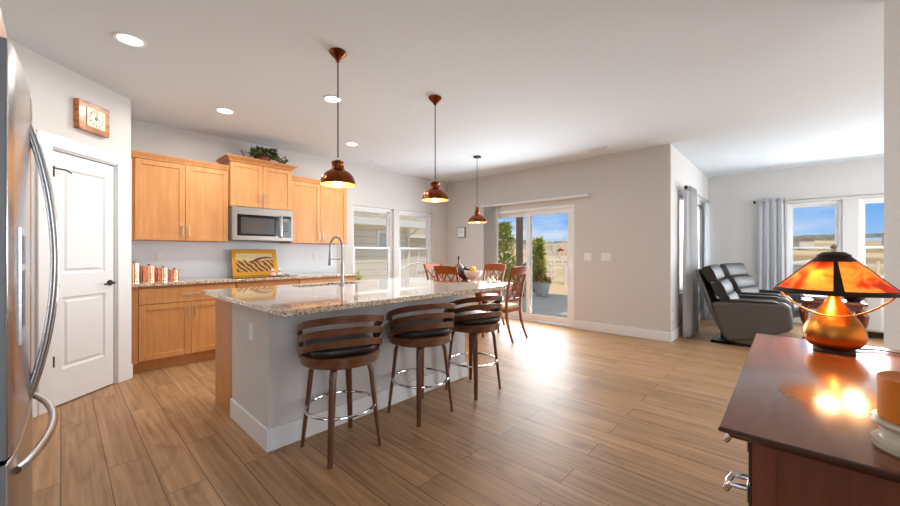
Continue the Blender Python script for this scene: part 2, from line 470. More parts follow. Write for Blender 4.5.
def vineyard():
    # a plain landscape print: rows of dark vines under pale sky with a reddish bird-like sweep
    m_ = bpy.data.materials.new('vineyard_print'); m_.use_nodes = True
    t = m_.node_tree; b = t.nodes['Principled BSDF']; b.inputs['Roughness'].default_value = 0.3
    co = N(t, 'ShaderNodeTexCoord')
    w = N(t, 'ShaderNodeTexWave'); w.bands_direction = 'DIAGONAL'; w.inputs['Scale'].default_value = 9; w.inputs['Distortion'].default_value = 5; w.inputs['Detail'].default_value = 3
    t.links.new(co.outputs['Object'], w.inputs[0])
    r = N(t, 'ShaderNodeValToRGB')
    r.color_ramp.elements[0].position = 0.35; r.color_ramp.elements[0].color = srgb(112, 60, 28)
    r.color_ramp.elements[1].position = 0.6; r.color_ramp.elements[1].color = srgb(226, 172, 96)
    t.links.new(w.outputs['Fac'], r.inputs[0])
    sp = N(t, 'ShaderNodeSeparateXYZ'); t.links.new(co.outputs['Object'], sp.inputs[0])
    n = N(t, 'ShaderNodeTexNoise'); n.inputs['Scale'].default_value = 9
    t.links.new(co.outputs['Object'], n.inputs[0])
    ad = N(t, 'ShaderNodeMath', operation='MULTIPLY_ADD'); ad.inputs[1].default_value = 0.14
    t.links.new(n.outputs[0], ad.inputs[0]); t.links.new(sp.outputs['Z'], ad.inputs[2])
    k = N(t, 'ShaderNodeValToRGB')
    k.color_ramp.elements[0].position = 0.27; k.color_ramp.elements[0].color = (0, 0, 0, 1)
    k.color_ramp.elements[1].position = 0.30; k.color_ramp.elements[1].color = (1, 1, 1, 1)
    t.links.new(ad.outputs[0], k.inputs[0])
    x = N(t, 'ShaderNodeMix', data_type='RGBA')
    t.links.new(k.outputs[0], x.inputs[0]); t.links.new(r.outputs[0], x.inputs[6]); x.inputs[7].default_value = srgb(246, 222, 160)
    t.links.new(x.outputs[2], b.inputs['Base Color'])
    return m_
M['print'] = vineyard()
M['gold'] = mat('gold_frame', srgb(232, 166, 40), 0.35, 0.25)
M['clockwood'] = mat('knotty_wood', srgb(206, 128, 58), 0.3, noise=(8, (1, 1, 4), srgb(122, 64, 26), 0.4, 0.7), coat=0.5)
M['clockface'] = mat('clock_face', srgb(240, 226, 196), 0.4)

def cloth_translucent(name, c, f=0.5):
    m_ = bpy.data.materials.new(name); m_.use_nodes = True
    t = m_.node_tree; b = t.nodes['Principled BSDF']; b.inputs['Base Color'].default_value = c; b.inputs['Roughness'].default_value = 0.8
    tr = N(t, 'ShaderNodeBsdfTranslucent'); tr.inputs[0].default_value = c
    x = N(t, 'ShaderNodeMixShader'); x.inputs[0].default_value = f
    t.links.new(b.outputs[0], x.inputs[1]); t.links.new(tr.outputs[0], x.inputs[2])
    t.links.new(x.outputs[0], t.nodes['Material Output'].inputs[0])
    return m_
M['vane'] = cloth_translucent('white_vane', srgb(240, 240, 240), 0.2)
M['shade'] = cloth_translucent('added_shade_cloth', srgb(240, 240, 240), 0.55)
M['curtain'] = cloth_translucent('grey_curtain_cloth', srgb(222, 224, 227), 0.3)

# ================================================================== the setting
CE, YK, XP, YS, XL, YR = 2.74, 5.42, 5.74, 1.19, 8.9, -0.42
WIN_K = [(3.39, 4.27, 0.66, 2.05), (4.40, 5.29, 0.66, 2.05)]
DOOR_P = (2.565, 4.40, 0.0, 2.03)
WIN_S = (6.30, 8.20, 0.62, 2.10)
WIN_L = [(-0.66, 0.02, 0.60, 2.12), (-1.52, -0.84, 0.60, 2.12)]

poly = [(-3.0, -4.2), (0.62, -4.2), (0.62, YR), (3.38, YR), (3.38, -4.2), (XL, -4.2), (XL, YS), (XP, YS), (XP, YK), (-0.85, YK), (-0.85, 1.25), (-3.0, 1.25)]
struct(MB().prism(poly, 'z', -0.10, 0.0).build('floor', M['floor'], smooth=0))
struct(MB().prism(poly, 'z', CE, CE + 0.15).build('ceiling', M['ceil'], smooth=0))
struct(MB().slab('y', (-1.0, XP + 0.16), (0, CE), WIN_K, YK, YK + 0.16).build('wall_kitchen', M['wall'], smooth=0))
struct(MB().slab('x', (YS, YK), (0, CE), [(DOOR_P[0], DOOR_P[1], -1, DOOR_P[3])], XP, XP + 0.16).build('wall_patio', M['wall'], smooth=0))
struct(MB().slab('y', (XP + 0.16, XL + 0.16), (0, CE), [WIN_S], YS, YS + 0.16).build('wall_side', M['wall'], smooth=0))
struct(MB().slab('x', (-4.2, YS), (0, CE), WIN_L, XL, XL + 0.16).build('wall_living', M['wall'], smooth=0))
struct(MB().slab('y', (3.38, XL), (0, CE), [(5.3, 8.3, 0.4, 2.4)], -4.36, -4.2).build('wall_great', M['wall'], smooth=0))  # the opening is unseen, invented to go with the right-hand fill light
struct(box(3.22, 3.38, -4.2, YR, 0, CE).build('wall_return', M['wall'], smooth=0))
struct(box(0.62, 3.22, YR - 0.14, YR, 0, CE).build('wall_right', M['wall'], smooth=0))
struct(box(0.62, 0.76, -4.2, YR - 0.14, 0, CE).build('wall_entry', M['wall'], smooth=0))
struct(MB().slab('y', (-3.0, 0.62), (0, CE), [(-2.2, 0.4, 0.4, 2.5)], -4.36, -4.2).build('wall_front', M['wall'], smooth=0))  # unseen opening, added together with the fill light behind the camera
struct(MB().slab('x', (-4.2, 1.25), (0, CE), [(-0.35, 1.15, 0.3, 2.5)], -3.16, -3.0).build('wall_back', M['wall'], smooth=0))  # opening made up for the hall fill light, out of view
struct(box(-3.0, -1.0, 1.25, 1.40, 0, CE).build('wall_hall', M['wall'], smooth=0))
struct(box(-1.0, -0.85, 1.25, YK, 0, CE).build('wall_left', M['wall'], smooth=0))
struct(box(0.352, 0.472, 4.865, YK, 0, CE).build('wall_return.001', M['wall'], smooth=0))

# pantry wall on the diagonal; local x runs along it from its right end, local -y faces the room
pl = MB().slab('y', (-1.84, -0.042), (0, CE), [(-0.80, -0.19, -1, 2.07)], 0, 0.12).build('wall_pantry', M['wall'], smooth=0)
def on_pantry(o, off=(0, 0, 0)):
    o.matrix_world = Matrix.Translation((0.5017, 4.7717, 0)) @ Matrix.Rotation(R(45), 4, 'Z'); return o
struct(on_pantry(pl))

# pantry door: casing, leaf with two raised panels, hinges, lever
dr = struct(on_pantry(empty('door_1')))
c = MB()
c.box(-0.89, -0.785, -0.018, 0, 0, 2.16); c.box(-0.205, -0.055, -0.018, 0, 0, 2.16); c.box(-0.785, -0.205, -0.018, 0, 2.06, 2.16)
c.box(-0.80, -0.775, 0, 0.12, 0, 2.07); c.box(-0.215, -0.19, 0, 0.12, 0, 2.07); c.box(-0.775, -0.215, 0, 0.12, 2.045, 2.07)
c.build('casing', M['trim'], dr, bevel=0.004)
lf = MB()
x0, x1, z1 = -0.770, -0.220, 2.038
def panel_leaf(mb, x0, x1, z0, z1, panels, y, t, rec=0.012, edge=0.035):
    # door leaf with recessed-and-raised panels on its -y face
    mb.slab('y', (x0, x1), (z0, z1), [(a, b, c_, d) for a, b, c_, d in panels], y, y + t)
    for a, b, c_, d in panels:
        V0 = [(a, y, c_), (b, y, c_), (b, y, d), (a, y, d)]
        def ring(ins, dep): return [(a + ins, y + dep, c_ + ins), (b - ins, y + dep, c_ + ins), (b - ins, y + dep, d - ins), (a + ins, y + dep, d - ins)]
        rs = [ring(0, 0), ring(edge * 0.35, rec), ring(edge * 0.75, rec), ring(edge * 1.2, rec * 0.25)]
        vs = [[mb.v(p) for p in r_] for r_ in rs]
        for A, B in zip(vs, vs[1:]):
            for i in range(4): mb.face([A[i], A[(i + 1) % 4], B[(i + 1) % 4], B[i]])
        mb.face(vs[-1])
panel_leaf(lf, x0, x1, 0.012, z1, [(-0.685, -0.305, 1.06, 1.915), (-0.685, -0.305, 0.29, 0.87)], 0.012, 0.035)
leaf = lf.build('door_leaf', M['trim'], dr, smooth=0)
for z in (0.33, 1.83):
    box(-0.780, -0.766, -0.012, 0.014, z, z + 0.085).build('hinge', M['black'], dr)
MB().tube([(-0.775, -0.008, 1.90), (-0.70, -0.035, 1.895), (-0.66, -0.035, 1.88)], 0.006, 6).build('hinge_stop', M['black'], dr)
hd = MB().lathe([(0, 0), (0.026, 0), (0.026, 0.008), (0.01, 0.014), (0.01, 0.045), (0, 0.045)], M=Matrix.Translation((-0.262, 0.012, 0.955)) @ Matrix.Rotation(R(90), 4, 'X'))
hd.tube([(-0.262, -0.032, 0.955), (-0.30, -0.034, 0.953), (-0.36, -0.034, 0.948)], [0.011, 0.009, 0.008], 8)
hd.build('door_handle', M['black'], leaf)

# baseboards
def bb(name, x0, x1, y0, y1, h=0.135): return struct(box(x0, x1, y0, y1, 0, h).build(name, M['trim'], bevel=0.004))
bb('baseboard_patio', XP - 0.015, XP, YS - 0.015, DOOR_P[0] - 0.0)
bb('baseboard_patio.001', XP - 0.015, XP, DOOR_P[1] + 0.0, YK)
bb('baseboard_side', XP, XL - 0.015, YS - 0.015, YS)
bb('baseboard_living', XL - 0.015, XL, -4.2, YS)
bb('baseboard_kitchen', 3.10, XP - 0.015, YK - 0.015, YK)
bb('baseboard_right', 1.98, 3.22, YR, YR + 0.012)
def bbp(name, a, b): 
    return struct(on_pantry(box(a, b, -0.015, 0, 0, 0.135).build(name, M['trim'], bevel=0.004)))
bbp('baseboard_pantry', -0.055, -0.036)
bbp('baseboard_pantry.001', -1.80, -0.89)

# windows
def sash_window(name, axis, u0, u1, z0, z1, a, s, rail=1.32, mull=0.045):
    """double-hung vinyl window in a wall opening; a = plane of the glass, s = side of the room (-1/+1 along the axis)"""
    w = struct(empty(name))
    def bx(mb, p0, p1, q0, q1, z0_, z1_):
        lo, hi = min(q0, q1), max(q0, q1)
        if axis == 'y': mb.box(p0, p1, lo, hi, z0_, z1_)
        else: mb.box(lo, hi, p0, p1, z0_, z1_)
    f = MB(); d0, d1 = a + s * 0.05, a - s * 0.05
    bx(f, u0, u0 + mull, d0, d1, z0, z1); bx(f, u1 - mull, u1, d0, d1, z0, z1)
    bx(f, u0 + mull, u1 - mull, d0, d1, z1 - mull, z1); bx(f, u0 + mull, u1 - mull, d0, d1, z0, z0 + mull)
    f.build('window_frame', M['vinyl'], w, bevel=0.003)
    for k, (za, zb, off) in enumerate(((z0 + mull, rail + 0.02, 0.02), (rail - 0.02, z1 - mull, -0.02))):
        g = MB(); sw = 0.035; p, q = a + s * (off + 0.018), a + s * (off - 0.018)
        bx(g, u0 + mull, u0 + mull + sw, p, q, za, zb); bx(g, u1 - mull - sw, u1 - mull, p, q, za, zb)
        bx(g, u0 + mull + sw, u1 - mull - sw, p, q, zb - sw, zb); bx(g, u0 + mull + sw, u1 - mull - sw, p, q, za, za + sw)
        so = g.build('sash', M['vinyl'], w, bevel=0.002)
        h = MB(); bx(h, u0 + mull + sw, u1 - mull - sw, a + s * (off + 0.003), a + s * (off - 0.003), za + sw, zb - sw)
        h.build('pane', M['glass'], so, smooth=0)
    return w
sash_window('window_1', 'y', *WIN_K[0], YK + 0.10, -1)
sash_window('window_2', 'y', *WIN_K[1], YK + 0.10, -1)
sash_window('window_3', 'x', *WIN_L[0], XL + 0.10, -1)
wl = sash_window('window_4', 'x', *WIN_L[1], XL + 0.10, -1)
sash_window('window_5', 'y', *WIN_S, YS + 0.10, -1)
for k, (a_, b_) in enumerate(((WIN_L[0][0], WIN_L[0][1]), (WIN_L[1][0], WIN_L[1][1]))):
    struct(box(XL - 0.03, XL + 0.05, a_ - 0.02, b_ + 0.02, 0.575, 0.60).build('window_sill' if not k else 'window_sill.001', M['trim'], bevel=0.004))

# sliding patio door
pd = struct(empty('door_2'))
y0, y1, zt = DOOR_P[0], DOOR_P[1], DOOR_P[3]
f = MB()
f.box(XP - 0.005, XP + 0.12, y0, y0 + 0.05, 0.03, zt); f.box(XP - 0.005, XP + 0.12, y1 - 0.05, y1, 0.03, zt)
f.box(XP - 0.005, XP + 0.12, y0 + 0.05, y1 - 0.05, zt - 0.055, zt); f.box(XP - 0.008, XP + 0.13, y0, y1, 0.0, 0.03)
f.build('door_frame', M['vinyl'], pd, bevel=0.004)
def slider(name, a, b, x):
    g = MB(); sw = 0.075; z0, z1 = 0.045, zt - 0.055
    g.box(x, x + 0.04, a, a + sw, z0, z1); g.box(x, x + 0.04, b - sw, b, z0, z1)
    g.box(x, x + 0.04, a + sw, b - sw, z1 - sw, z1); g.box(x, x + 0.04, a + sw, b - sw, z0, z0 + sw + 0.02)
    o = g.build(name, M['vinyl'], pd, bevel=0.004)
    box(x + 0.015, x + 0.025, a + sw, b - sw, z0 + sw + 0.02, z1 - sw).build('pane', M['glass'], o, smooth=0)
    return o
slider('fixed_panel', 3.40, y1 - 0.05, XP + 0.062)
sl = slider('sliding_panel', y0 + 0.05, 3.475, XP + 0.012)
box(XP - 0.028, XP + 0.012, 3.42, 3.445, 0.93, 1.18).build('door_handle', M['vinyl'], sl, bevel=0.006)

# ================================================================== blinds, rods and curtains
t = empty('vertical_blind', (0, 0, 0), 0, 'white vertical blind bunched at the left of the sliding patio door', 'blind')
box(XP - 0.085, XP - 0.004, 2.31, 4.44, 2.125, 2.165).build('headrail', M['trim'], t, bevel=0.006)
for k in range(11):
    yy = 4.07 + k * 0.030
    Mx = Matrix.Translation((XP - 0.052, yy, 0)) @ Matrix.Rotation(R(8), 4, 'Z')
    MB().box(-0.044, 0.044, -0.0012, 0.0012, 0.06, 2.124, Mx).build('vane', M['vane'], t, smooth=0)

def curtain(name, u0, u1, axis, a, z0, z1, folds, amp, label, side, flare=0.0):
    t = empty(name, (0, 0, 0), 0, label, 'curtain', 'grey grommet curtains')
    def fn(u, v):
        ph = u * folds * 2 * PI
        k = 1 + flare * (1 - v)
        uu = (u0 + u1) / 2 + (u - 0.5) * (u1 - u0) * k + 0.012 * math.sin(ph * 2 + v)
        w = amp * (0.85 + 0.35 * (1 - v)) * math.sin(ph) + 0.010 * math.sin(3 * ph + 4 * v) * (1 - v)
        z = z0 + (z1 - z0) * v
        return (uu, a + w, z) if axis == 'y' else (a + w, uu, z)
    MB().grid(fn, folds * 14, 14).build('cloth', M['curtain'], t, solid=0.006, smooth=80)
    for k in range(folds):
        u = (k + 0.5) / folds; p = fn(u, (2.165 - z0) / (z1 - z0))
        # grommet ring around the rod
        ax = Matrix.Rotation(R(90), 4, 'Y' if axis == 'y' else 'X')
        pos = (p[0], a, 2.165) if axis == 'y' else (a, p[1], 2.165)
        MB().lathe([(0.020, -0.005), (0.030, -0.005), (0.030, 0.005), (0.020, 0.005)], seg=16, M=Matrix.Translation(pos) @ ax, closed=True).build('grommet', M['nickel'], t)
    return t
curtain('curtain', 6.17, 6.72, 'y', YS - 0.12, 0.02, 2.21, 4, 0.045, 'grey curtain nearest the wall corner, on the side window behind the recliner', 1, 0.30)
curtain('curtain.001', 8.00, 8.45, 'y', YS - 0.12, 0.02, 2.21, 4, 0.042, 'grey curtain in the far corner, on the side window', 1, 0.1)
curtain('curtain.002', 0.03, 0.40, 'x', XL - 0.12, 0.02, 2.22, 4, 0.04, 'grey curtain left of the living room windows over the far recliner', 1, 0.12)
def rod(name, pts, ends, label, br):
    t = empty(name, (0, 0, 0), 0, label, 'curtain rod')
    MB().tube(pts, 0.012, 10).build('rod', M['nickel'], t)
    for p in ends:
        MB().lathe([(0, -0.03), (0.018, -0.024), (0.024, 0), (0.018, 0.024), (0, 0.03)], p, 14).build('finial', M['bronze'], t)
    for b in br: MB().tube(b, 0.007, 8).build('bracket', M['nickel'], t)
rod('curtain_rod', [(6.10, YS - 0.12, 2.165), (8.50, YS - 0.12, 2.165)], [(6.08, YS - 0.12, 2.165), (8.52, YS - 0.12, 2.165)], 'metal curtain rod over the side window', [[(6.13, YS - 0.12, 2.165), (6.13, YS + 0.002, 2.165)], [(8.47, YS - 0.12, 2.165), (8.47, YS + 0.002, 2.165)]])
rod('curtain_rod.001', [(XL - 0.12, 0.44, 2.165), (XL - 0.12, -1.9, 2.165)], [(XL - 0.12, 0.46, 2.165)], 'metal curtain rod across the living room windows', [[(XL - 0.12, 0.42, 2.165), (XL + 0.002, 0.42, 2.165)], [(XL - 0.12, -0.75, 2.165), (XL + 0.002, -0.75, 2.165)]])

t = empty('added_shade', (0, 0, 0), 0, 'white roller shade added over the bare side window to brighten the strip beside the near curtain', 'blind')  # added cloth, glows white where a lit jamb and bare glass belong
box(WIN_S[0] + 0.01, WIN_S[1] - 0.01, YS + 0.025, YS + 0.028, 0.66, 2.05).build('cloth', M['shade'], t, smooth=0)
MB().tube([(WIN_S[0] + 0.01, YS + 0.03, 2.07), (WIN_S[1] - 0.01, YS + 0.03, 2.07)], 0.02, 12).build('roller', M['vinyl'], t)
box(WIN_S[0] + 0.01, WIN_S[1] - 0.01, YS + 0.018, YS + 0.034, 0.635, 0.66).build('bottom_bar', M['vinyl'], t)

# ================================================================== kitchen wall cabinets
YU = YK - 0.33          # face of the wall cabinets
def shaker(name, parent, x0, x1, z0, z1, y, m=None, fw=0.055):
    """five-piece door, front face at y (facing -y)"""
    mb = MB()
    mb.box(x0, x0 + fw, y, y + 0.02, z0, z1); mb.box(x1 - fw, x1, y, y + 0.02, z0, z1)
    mb.box(x0 + fw, x1 - fw, y, y + 0.02, z1 - fw, z1); mb.box(x0 + fw, x1 - fw, y, y + 0.02, z0, z0 + fw)
    mb.box(x0 + fw - 0.003, x1 - fw + 0.003, y + 0.009, y + 0.018, z0 + fw - 0.003, z1 - fw + 0.003)
    return mb.build(name, m or M['maple'], parent, bevel=0.002, seg=1)
def bar_handle(parent, p, vertical, L=0.13):
    x, y, z = p
    a = [(x, y, z - L / 2), (x, y, z + L / 2)] if vertical else [(x - L / 2, y, z), (x + L / 2, y, z)]
    mb = MB().tube([(q[0], q[1] - 0.028, q[2]) for q in a], 0.0055, 8)
    for k in (0.15, 0.85):
        q = [a[0][i] + (a[1][i] - a[0][i]) * k for i in range(3)]
        mb.tube([(q[0], q[1], q[2]), (q[0], q[1] - 0.028, q[2])], 0.004, 6)
    return mb.build('handle', M['nickel'], parent)
def crown(parent, x0, x1, y, z, h, out, name='crown_moulding'):
    prof = [(0, 0), (-out * 0.15, 0), (-out * 0.25, h * 0.25), (-out * 0.8, h * 0.75), (-out, h * 0.82), (-out, h), (0, h)]
    mb = MB()
    n = len(prof)
    # mitred strip: left return, front, right return
    def ring(px, py, dx, dy): return [mb.v((px + dx * -p[0], py + dy * -p[0], z + p[1])) for p in prof]
    rings = [ring(x0, YK - 0.002, -1, 0), ring(x0, y, -1, -1), ring(x1, y, 1, -1), ring(x1, YK - 0.002, 1, 0)]
    for A, B in zip(rings, rings[1:]):
        for i in range(n): mb.face([A[i], A[(i + 1) % n], B[(i + 1) % n], B[i]])
    mb.box(x0, x1, y, YK - 0.002, z, z + h * 0.5)
    return mb.build(name, M['maple2'], parent, smooth=0)
def wall_cabinet(x0, x1, z0, z1, y, label, ch, cout, left_stile=0.0):
    t = empty('wall_cabinet', (0, 0, 0), 0, label, 'cabinet', 'maple wall cabinets')
    box(x0, x1, y + 0.021, YK - 0.002, z0, z1).build('body', M['maple2'], t)
    xm = (x0 + left_stile + x1) / 2
    for a, b, hx in ((x0 + left_stile + 0.004, xm - 0.002, xm - 0.03), (xm + 0.002, x1 - 0.004, xm + 0.03)):
        d = shaker('door', t, a, b, z0 + 0.004, z1 - 0.004, y)
        bar_handle(d, (hx, y, z0 + 0.115), True)
    crown(t, x0, x1, y, z1, ch, cout)
    return t
wall_cabinet(0.475, 1.425, 1.37, 2.25, YU, 'maple two-door wall cabinet next to the pantry corner, above the canisters', 0.065, 0.018, 0.06)
wall_cabinet(1.43, 2.19, 1.815, 2.37, YU - 0.05, 'taller-set maple wall cabinet above the microwave with the plant on top', 0.065, 0.06)
wall_cabinet(2.195, 3.08, 1.37, 2.25, YU, 'maple two-door wall cabinet beside the windows, right of the microwave', 0.065, 0.018)

# microwave
t = empty('microwave', (0, 0, 0), 0, 'stainless microwave mounted under the middle wall cabinet', 'microwave')
ym = YK - 0.42
box(1.435, 2.185, ym + 0.03, YK - 0.002, 1.39, 1.812).build('body', M['greyside'], t)
d = MB().slab('y', (1.435, 2.185), (1.392, 1.81), [(1.492, 1.992, 1.45, 1.715), (2.045, 2.158, 1.44, 1.725)], ym, ym + 0.03).build('door', M['microsteel'], t, bevel=0.004)
box(1.490, 1.994, ym + 0.006, ym + 0.02, 1.448, 1.717).build('window', M['blackglass'], d)
box(1.535, 1.94, ym + 0.0045, ym + 0.0065, 1.475, 1.68).build('mesh_screen', mat('microwave_screen', srgb(58, 54, 51), 0.2), d)
cp = box(2.043, 2.160, ym + 0.003, ym + 0.02, 1.438, 1.727).build('control_panel', M['blackglass'], t)
box(2.055, 2.125, ym + 0.0015, ym + 0.004, 1.665, 1.688).build('display', mat('display_grey', srgb(120, 130, 130), 0.2), cp)
for i in range(3):
    for j in range(4):
        box(2.056 + i * 0.025, 2.074 + i * 0.025, ym + 0.0018, ym + 0.004, 1.515 + j * 0.034, 1.533 + j * 0.034).build('button', mat('button_grey', srgb(58, 58, 60), 0.4) if (i, j) == (0, 0) else bpy.data.materials['button_grey'], cp)
MB().tube([(2.018, ym, 1.44), (2.018, ym - 0.035, 1.455), (2.018, ym - 0.04, 1.58), (2.018, ym - 0.035, 1.71), (2.018, ym, 1.725)], 0.012, 10).build('handle', M['steelh'], t)

# base cabinets
YB = YK - 0.60
def base_cabinet(x0, x1, label, kind, stile=0.0):
    t = empty('base_cabinet', (0, 0, 0), 0, label, 'cabinet', 'maple base cabinets')
    box(x0, x1, YB + 0.021, YK - 0.002, 0.105, 0.887).build('body', M['maple2'], t)
    box(x0, x1, YB + 0.075, YB + 0.095, 0.0, 0.105).build('toe_kick', M['maple2'], t)
    if stile: box(x0, x0 + stile, YB + 0.002, YB + 0.021, 0.105, 0.887).build('filler', M['maple2'], t)
    a, b = x0 + stile + 0.004, x1 - 0.004
    if kind == 'cook':
        box(a, b, YB, YB + 0.02, 0.70, 0.862).build('false_front', M['maple2'], t, bevel=0.003)
    else:
        dw = box(a, b, YB, YB + 0.02, 0.70, 0.862).build('drawer', M['maple'], t, bevel=0.003)
        bar_handle(dw, ((a + b) / 2, YB, 0.785), False, 0.16)
    xm = (a + b) / 2
    for p, q, hx in ((a, xm - 0.002, xm - 0.032), (xm + 0.002, b, xm + 0.032)):
        d = shaker('door', t, p, q, 0.125, 0.692, YB)
        bar_handle(d, (hx, YB, 0.585), True)
    return t
base_cabinet(0.475, 1.425, 'maple base cabinet with wide drawer and two doors beside the pantry', 'dr', 0.06)
base_cabinet(1.43, 2.19, 'maple base cabinet under the cooktop, behind the island', 'cook')
base_cabinet(2.195, 3.07, 'maple base cabinet at the window end of the counter, behind the island', 'dr')
ct = MB().box(0.475, 3.09, YB - 0.035, YK - 0.002, 0.888, 0.9205).build('kitchen_counter', M['granite'], bevel=0.004)
prop(ct, 'speckled granite counter along the kitchen wall under the wall cabinets', 'countertop')
struct(box(0.474, 3.08, YK - 0.010, YK - 0.0005, 0.921, 1.369).build('trim_1', mat('backsplash', srgb(228, 235, 244), 0.35), smooth=0))
t = empty('cooktop', (1.81, 5.08, 0.9208), 0, 'black glass cooktop in the counter below the microwave', 'cooktop')
MB().box(-0.37, 0.37, -0.235, 0.135, 0, 0.007).build('glass_top', M['blackglass'], t, bevel=0.002)
for k in range(4):
    MB().lathe([(0, 0), (0.016, 0), (0.016, 0.014), (0, 0.016)], (0.30, -0.15 + k * 0.05, 0.007), 16).build('knob', M['nickel'], t)

# canisters
for k, (x, r, h) in enumerate(((0.585, 0.062, 0.20), (0.716, 0.060, 0.165), (0.838, 0.055, 0.14), (0.944, 0.045, 0.115))):
    t = empty('copper_canister' if not k else 'copper_canister.%03d' % k, (x - 0.045, 5.22, 0.9208), 0, ['tallest copper canister, next to the pantry corner', 'second tallest copper canister in the row on the counter', 'third copper canister in the row, second smallest', 'smallest copper canister at the right end of the row'][k], 'canister', 'copper canisters on the counter')
    MB().lathe([(0, 0), (r - 0.003, 0), (r, 0.004), (r, h * 0.86), (r - 0.002, h * 0.87), (0, h * 0.87)], seg=32).build('body', M['copper'], t)
    MB().lathe([(0, h * 0.872), (r + 0.002, h * 0.872), (r + 0.002, h * 0.985), (r - 0.006, h), (0, h)], seg=32).build('lid', M['copper'], t)
    MB().lathe([(0, h), (0.006, h), (0.006, h + 0.008), (0.011, h + 0.014), (0.008, h + 0.021), (0, h + 0.022)], seg=16).build('knob', M['oldcopper'], t)

# painting leaning on the wall, on the cooktop
t = empty('framed_picture', (1.80, 5.25, 0.9242), 0, 'gold framed vineyard picture leaning behind the cooktop', 'picture')
t.rotation_euler = (R(-14), 0, 0)
f = MB().slab('y', (-0.285, 0.285), (0, 0.365), [(-0.235, 0.235, 0.055, 0.31)], -0.012, 0.012).build('frame', M['gold'], t, bevel=0.005)
box(-0.285, 0.285, 0.0122, 0.018, 0.0, 0.365).build('backing', M['bronze'], t)
box(-0.237, 0.237, -0.002, 0.004, 0.053, 0.312).build('print', M['print'], t, smooth=0)
cl = MB()
# dark red sweeping bank of vines in the print, raised paint
cl.prism([(-0.05, 0.20), (0.03, 0.245), (0.12, 0.262), (0.20, 0.258), (0.23, 0.235), (0.16, 0.238), (0.08, 0.225), (0.0, 0.19)], 'y', -0.0035, -0.0018)
cl.build('painted_ridge', mat('paint_maroon', srgb(134, 66, 62), 0.4), t, smooth=0)
for k, (x, y, m_, l) in enumerate(((1.915, 5.00, 'pinkcer', 'pink ceramic figurine in front of the gold framed picture'), (2.000, 5.00, 'stone', 'cream ceramic figurine at the right of the pink figurine'))):
    t = empty('figurine' if not k else 'figurine.001', (x, y, 0.9282), 0, l, 'figurine', 'figurines on the cooktop'); t.scale = (1.25, 1.25, 1.1)
    MB().lathe([(0, 0), (0.03, 0), (0.034, 0.01), (0.026, 0.03), (0.016, 0.048), (0.019, 0.054), (0, 0.056)], seg=20).build('body', M[m_], t)
    MB().lathe([(0, 0.054), (0.013, 0.058), (0.017, 0.07), (0.012, 0.082), (0, 0.086)], seg=16).build('head', M['ceramic'], t)

# plant on top of the middle cabinet
def leaf_cluster(mb, c, rad, n, size, flat=0.6, up=0.2):
    for _ in range(n):
        a = random.uniform(0, 2 * PI); b = random.uniform(-0.4, 1.0)
        rr = rad * random.uniform(0.45, 1.0)
        p = Vector(c) + Vector((math.cos(a) * rr, math.sin(a) * rr, b * rr * flat))
        L = size * random.uniform(0.7, 1.2)
        d = Vector((math.cos(a), math.sin(a), random.uniform(-0.6, 0.8))).normalized()
        s_ = d.cross(Vector((random.uniform(-.3, .3), random.uniform(-.3, .3), 1))).normalized() * L * 0.38
        nrm = d.cross(s_).normalized() * L * 0.12
        V = [mb.v(p), mb.v(p + d * L * 0.45 + s_ + nrm), mb.v(p + d * L), mb.v(p + d * L * 0.45 - s_ + nrm)]
        mb.face([V[0], V[1], V[2]]); mb.face([V[0], V[2], V[3]])
t = empty('potted_plant', (1.86, 5.13, 2.4352), 0, 'small potted ivy on top of the middle wall cabinet', 'plant')
MB().lathe([(0, 0), (0.062, 0), (0.075, 0.06), (0.078, 0.075), (0.070, 0.075), (0.066, 0.06), (0, 0.055)], seg=24).build('pot', mat('terracotta', srgb(140, 76, 48), 0.6), t)
mb = MB(); leaf_cluster(mb, (0, 0, 0.11), 0.13, 220, 0.07, 0.62)
leaf_cluster(mb, (-0.13, -0.06, 0.07), 0.05, 24, 0.055); leaf_cluster(mb, (0.16, -0.10, 0.04), 0.08, 44, 0.06)
mb.build('foliage', M['leaf'], t, smooth=0)
mb = MB()
for k in range(9):
    a = k * 0.7; mb.tube([(0.02 * math.cos(a), 0.02 * math.sin(a), 0.05), (0.07 * math.cos(a), 0.07 * math.sin(a), 0.12), (0.12 * math.cos(a), 0.12 * math.sin(a), 0.12)], 0.003, 5)
mb.build('stem', M['leaf'], t)
t = empty('candle_holder', (1.60, 5.14, 2.4352), 0, 'small dark twig ornament left of the ivy on the wall cabinet', 'ornament')
mb = MB().lathe([(0, 0), (0.025, 0), (0.022, 0.008), (0.006, 0.014), (0, 0.014)], seg=16)
mb.tube([(0, 0, 0.01), (0.005, 0, 0.06), (-0.01, 0, 0.13)], 0.005, 6); mb.tube([(0.003, 0, 0.05), (0.03, 0, 0.09), (0.035, 0, 0.12)], 0.004, 6); mb.tube([(0.003, 0, 0.07), (-0.03, 0, 0.10), (-0.035, 0, 0.11)], 0.004, 6)
mb.build('twig', M['bronze'], t)

